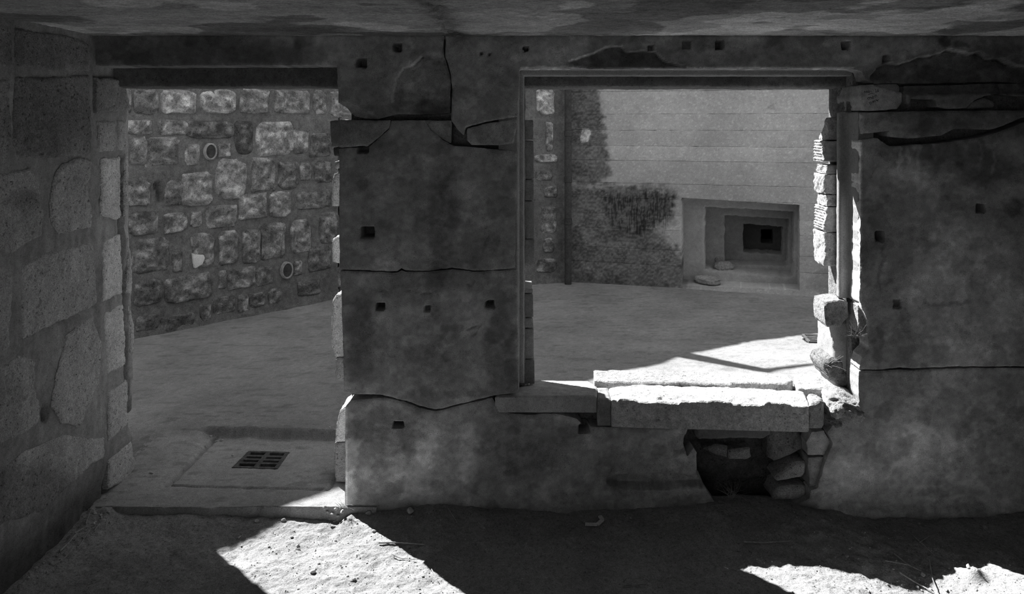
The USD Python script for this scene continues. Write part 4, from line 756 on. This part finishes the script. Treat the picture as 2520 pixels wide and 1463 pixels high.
# grit too small to count
gv, gf = [], []
rg = np.random.default_rng(3)
base = trimesh.creation.icosphere(0); bv, bf = np.array(base.vertices), np.array(base.faces)
gx, gy = rg.uniform(-1.84, 2.3, 2400), rg.uniform(2.66, 3.36, 2400)
gz = dirt_z(gx, gy); sc = rg.uniform(.0010, .0032, 2400)
allv = (bv[None] * sc[:, None, None] * rg.uniform(.6, 1.3, (2400, 1, 3)) + np.stack([gx, gy, gz + sc * .3], 1)[:, None]).reshape(-1, 3)
allf = (bf[None] + (np.arange(2400) * len(bv))[:, None, None]).reshape(-1, 3)
tag(part(None, 'grit', (allv, allf), PEBBLE, smooth=False), 'fine grit sprinkled all over the dirt floor', 'grit', kind='stuff')
def twig(name, label, pts, rad, mat=TWIG, cat='twig', lift=.007, group=None):
    P = [ground(*p[:2]) for p in pts]
    Q = np.array([[p[0], p[1], p[2] + (s[2] if len(s) > 2 else lift)] for p, s in zip(P, pts)])
    n = 16; tt = np.linspace(0, len(Q) - 1, n); C = np.stack([np.interp(tt, np.arange(len(Q)), Q[:, k]) for k in range(3)], 1)
    C[1:-1] = (C[:-2] + 2 * C[1:-1] + C[2:]) / 4
    return tag(part(None, name, tube(C, np.linspace(rad, rad * .55, n), 6), mat), label, cat, group)
twig('twig', 'straight dark twig lying across the edge of the sunlit patch', [(932, 1341), (985, 1340), (1045, 1345)], .0035)
twig('twig', 'thin curved twig on the sunlit dirt', [(966, 1370), (985, 1379), (1022, 1383)], .0022)
twig('twig', 'slender twig lying in the shade below the pillar', [(1101, 1252), (1115, 1275), (1128, 1294)], .0018, STRAW)
twig('twig', 'pale straw low on the sunlit patch', [(1062, 1406), (1079, 1437)], .002, STRAW)
twig('twig', 'dark twig lying flat under the window wall', [(1830, 1338), (1880, 1340), (1945, 1336)], .003)
twig('twig', 'faint twig on the dark floor below the window', [(1535, 1446), (1590, 1444)], .003)
twig('twig', 'long twig on the right, running down to the oval stone', [(2200, 1367), (2235, 1395), (2275, 1414)], .0032)
twig('twig', 'straight twig crossing the long one on the right', [(2178, 1385), (2215, 1391), (2255, 1400)], .0024)
twig('twig', 'twig on the right running to the bottom of the frame', [(2214, 1414), (2255, 1440), (2300, 1464)], .0032, STRAW)
twig('twig', 'steep twig on the right, nearest the shadow tip', [(2286, 1378), (2293, 1425), (2308, 1463)], .003)
twig('twig', 'short twig in the dark litter below the right wall', [(2262, 1340), (2285, 1325), (2302, 1318)], .0028)
twig('twig', 'crooked twig in the dark litter on the right', [(2250, 1325), (2280, 1352), (2300, 1372)], .0028)
twig('twig', 'thin twig by the foot of the right wall', [(2295, 1283), (2345, 1297)], .002)
twig('straw', 'thick pale stalk leaning along the left wall litter', [(148, 1361), (168, 1345, .012), (189, 1325, .02)], .004, STRAW, 'straw')
twig('straw', 'long thin stalk beside the thick one in the left wall litter', [(192, 1354), (208, 1332, .012), (224, 1310, .015)], .0022, STRAW, 'straw')
twig('straw', 'curved stalk lowest in the left wall litter', [(130, 1397), (160, 1380, .01), (183, 1354, .015)], .0022, STRAW, 'straw')
twig('straw', 'upright stalk at the top of the left wall litter', [(211, 1294), (217, 1280, .01), (224, 1268, .02)], .002, STRAW, 'straw')
twig('straw', 'short stalk right of the others below the threshold', [(259, 1308), (262, 1294, .008), (266, 1280, .015)], .002, STRAW, 'straw')
twig('straw', 'slanting stalk in the middle of the left wall litter', [(232, 1312), (245, 1296, .012)], .0025, STRAW, 'straw')
twig('straw', 'stalk lying flat in the left wall litter', [(184, 1317), (206, 1306, .01), (230, 1300, .01)], .0025, STRAW, 'straw')
def tuft(name, label, cx, cy, Y, n, l, seed, down=False):
    rr = np.random.default_rng(seed); c = at(cx, cy, Y); bl = []
    for i in range(n):
        d = rr.normal(0, .6, 3); d[2] = -abs(rr.normal(.6, .3)) if down else abs(rr.normal(.9, .3)); d[1] = -abs(d[1]) * .6; d /= np.linalg.norm(d)
        L = l * rr.uniform(.5, 1); o = c + rr.normal(0, .012, 3) * [1, .3, .3]; cu = rr.normal(0, .3, 3)
        bl.append(tube([o + d * L * s + cu * L * s * s - np.array([0, 0, L * s * s * .3]) for s in np.linspace(0, 1, 6)], np.linspace(.0007, .0003, 6), 4))
    return tag(part(None, name, join(bl), STRAW), label, 'dry grass', kind='stuff')
tuft('dry_grass', 'dry wisps of grass at the left foot of the pillar', 846, 1248, 3.37, 34, .05, 1)
tuft('dry_grass', 'matted dry roots hanging at the top of the pillar under the ceiling', 1135, 92, 3.39, 40, .05, 2, True)
tuft('dry_grass', 'dry roots and cobweb around the big rounded stone in the right jamb', 2030, 905, 3.56, 46, .07, 3)
tuft('dry_grass', 'dry roots in the broken edge of the right wall', 2110, 830, 3.43, 40, .06, 4)
tuft('dry_grass', 'dry roots on the floor of the dark hole', 1800, 1225, 3.44, 40, .10, 5)
# bent white strip
pw = [ground(1440, 1296), ground(1470, 1297), ground(1483, 1285), ground(1476, 1276)]
strip = []
for k, (u_, v_) in enumerate(zip(pw[:-1], pw[1:])):
    d = v_ - u_; s = np.array([d[1], -d[0], 0]); s /= np.linalg.norm(s); w = .008
    zz = np.array([0, 0, .012]); bx = np.array([u_ - s * w, v_ - s * w, v_ + s * w, u_ + s * w]) + zz
    strip.append((np.vstack([bx - [0, 0, .006], bx]), np.array([[0, 2, 1], [0, 3, 2], [4, 5, 6], [4, 6, 7]] + [x for i in range(4) for x in ([i, (i + 1) % 4, 4 + (i + 1) % 4], [i, 4 + (i + 1) % 4, 4 + i])])))
tag(part(None, 'litter_strip', join(strip), WHITE, .8, smooth=False), 'bent white scrap lying on the dark floor below the window', 'litter')
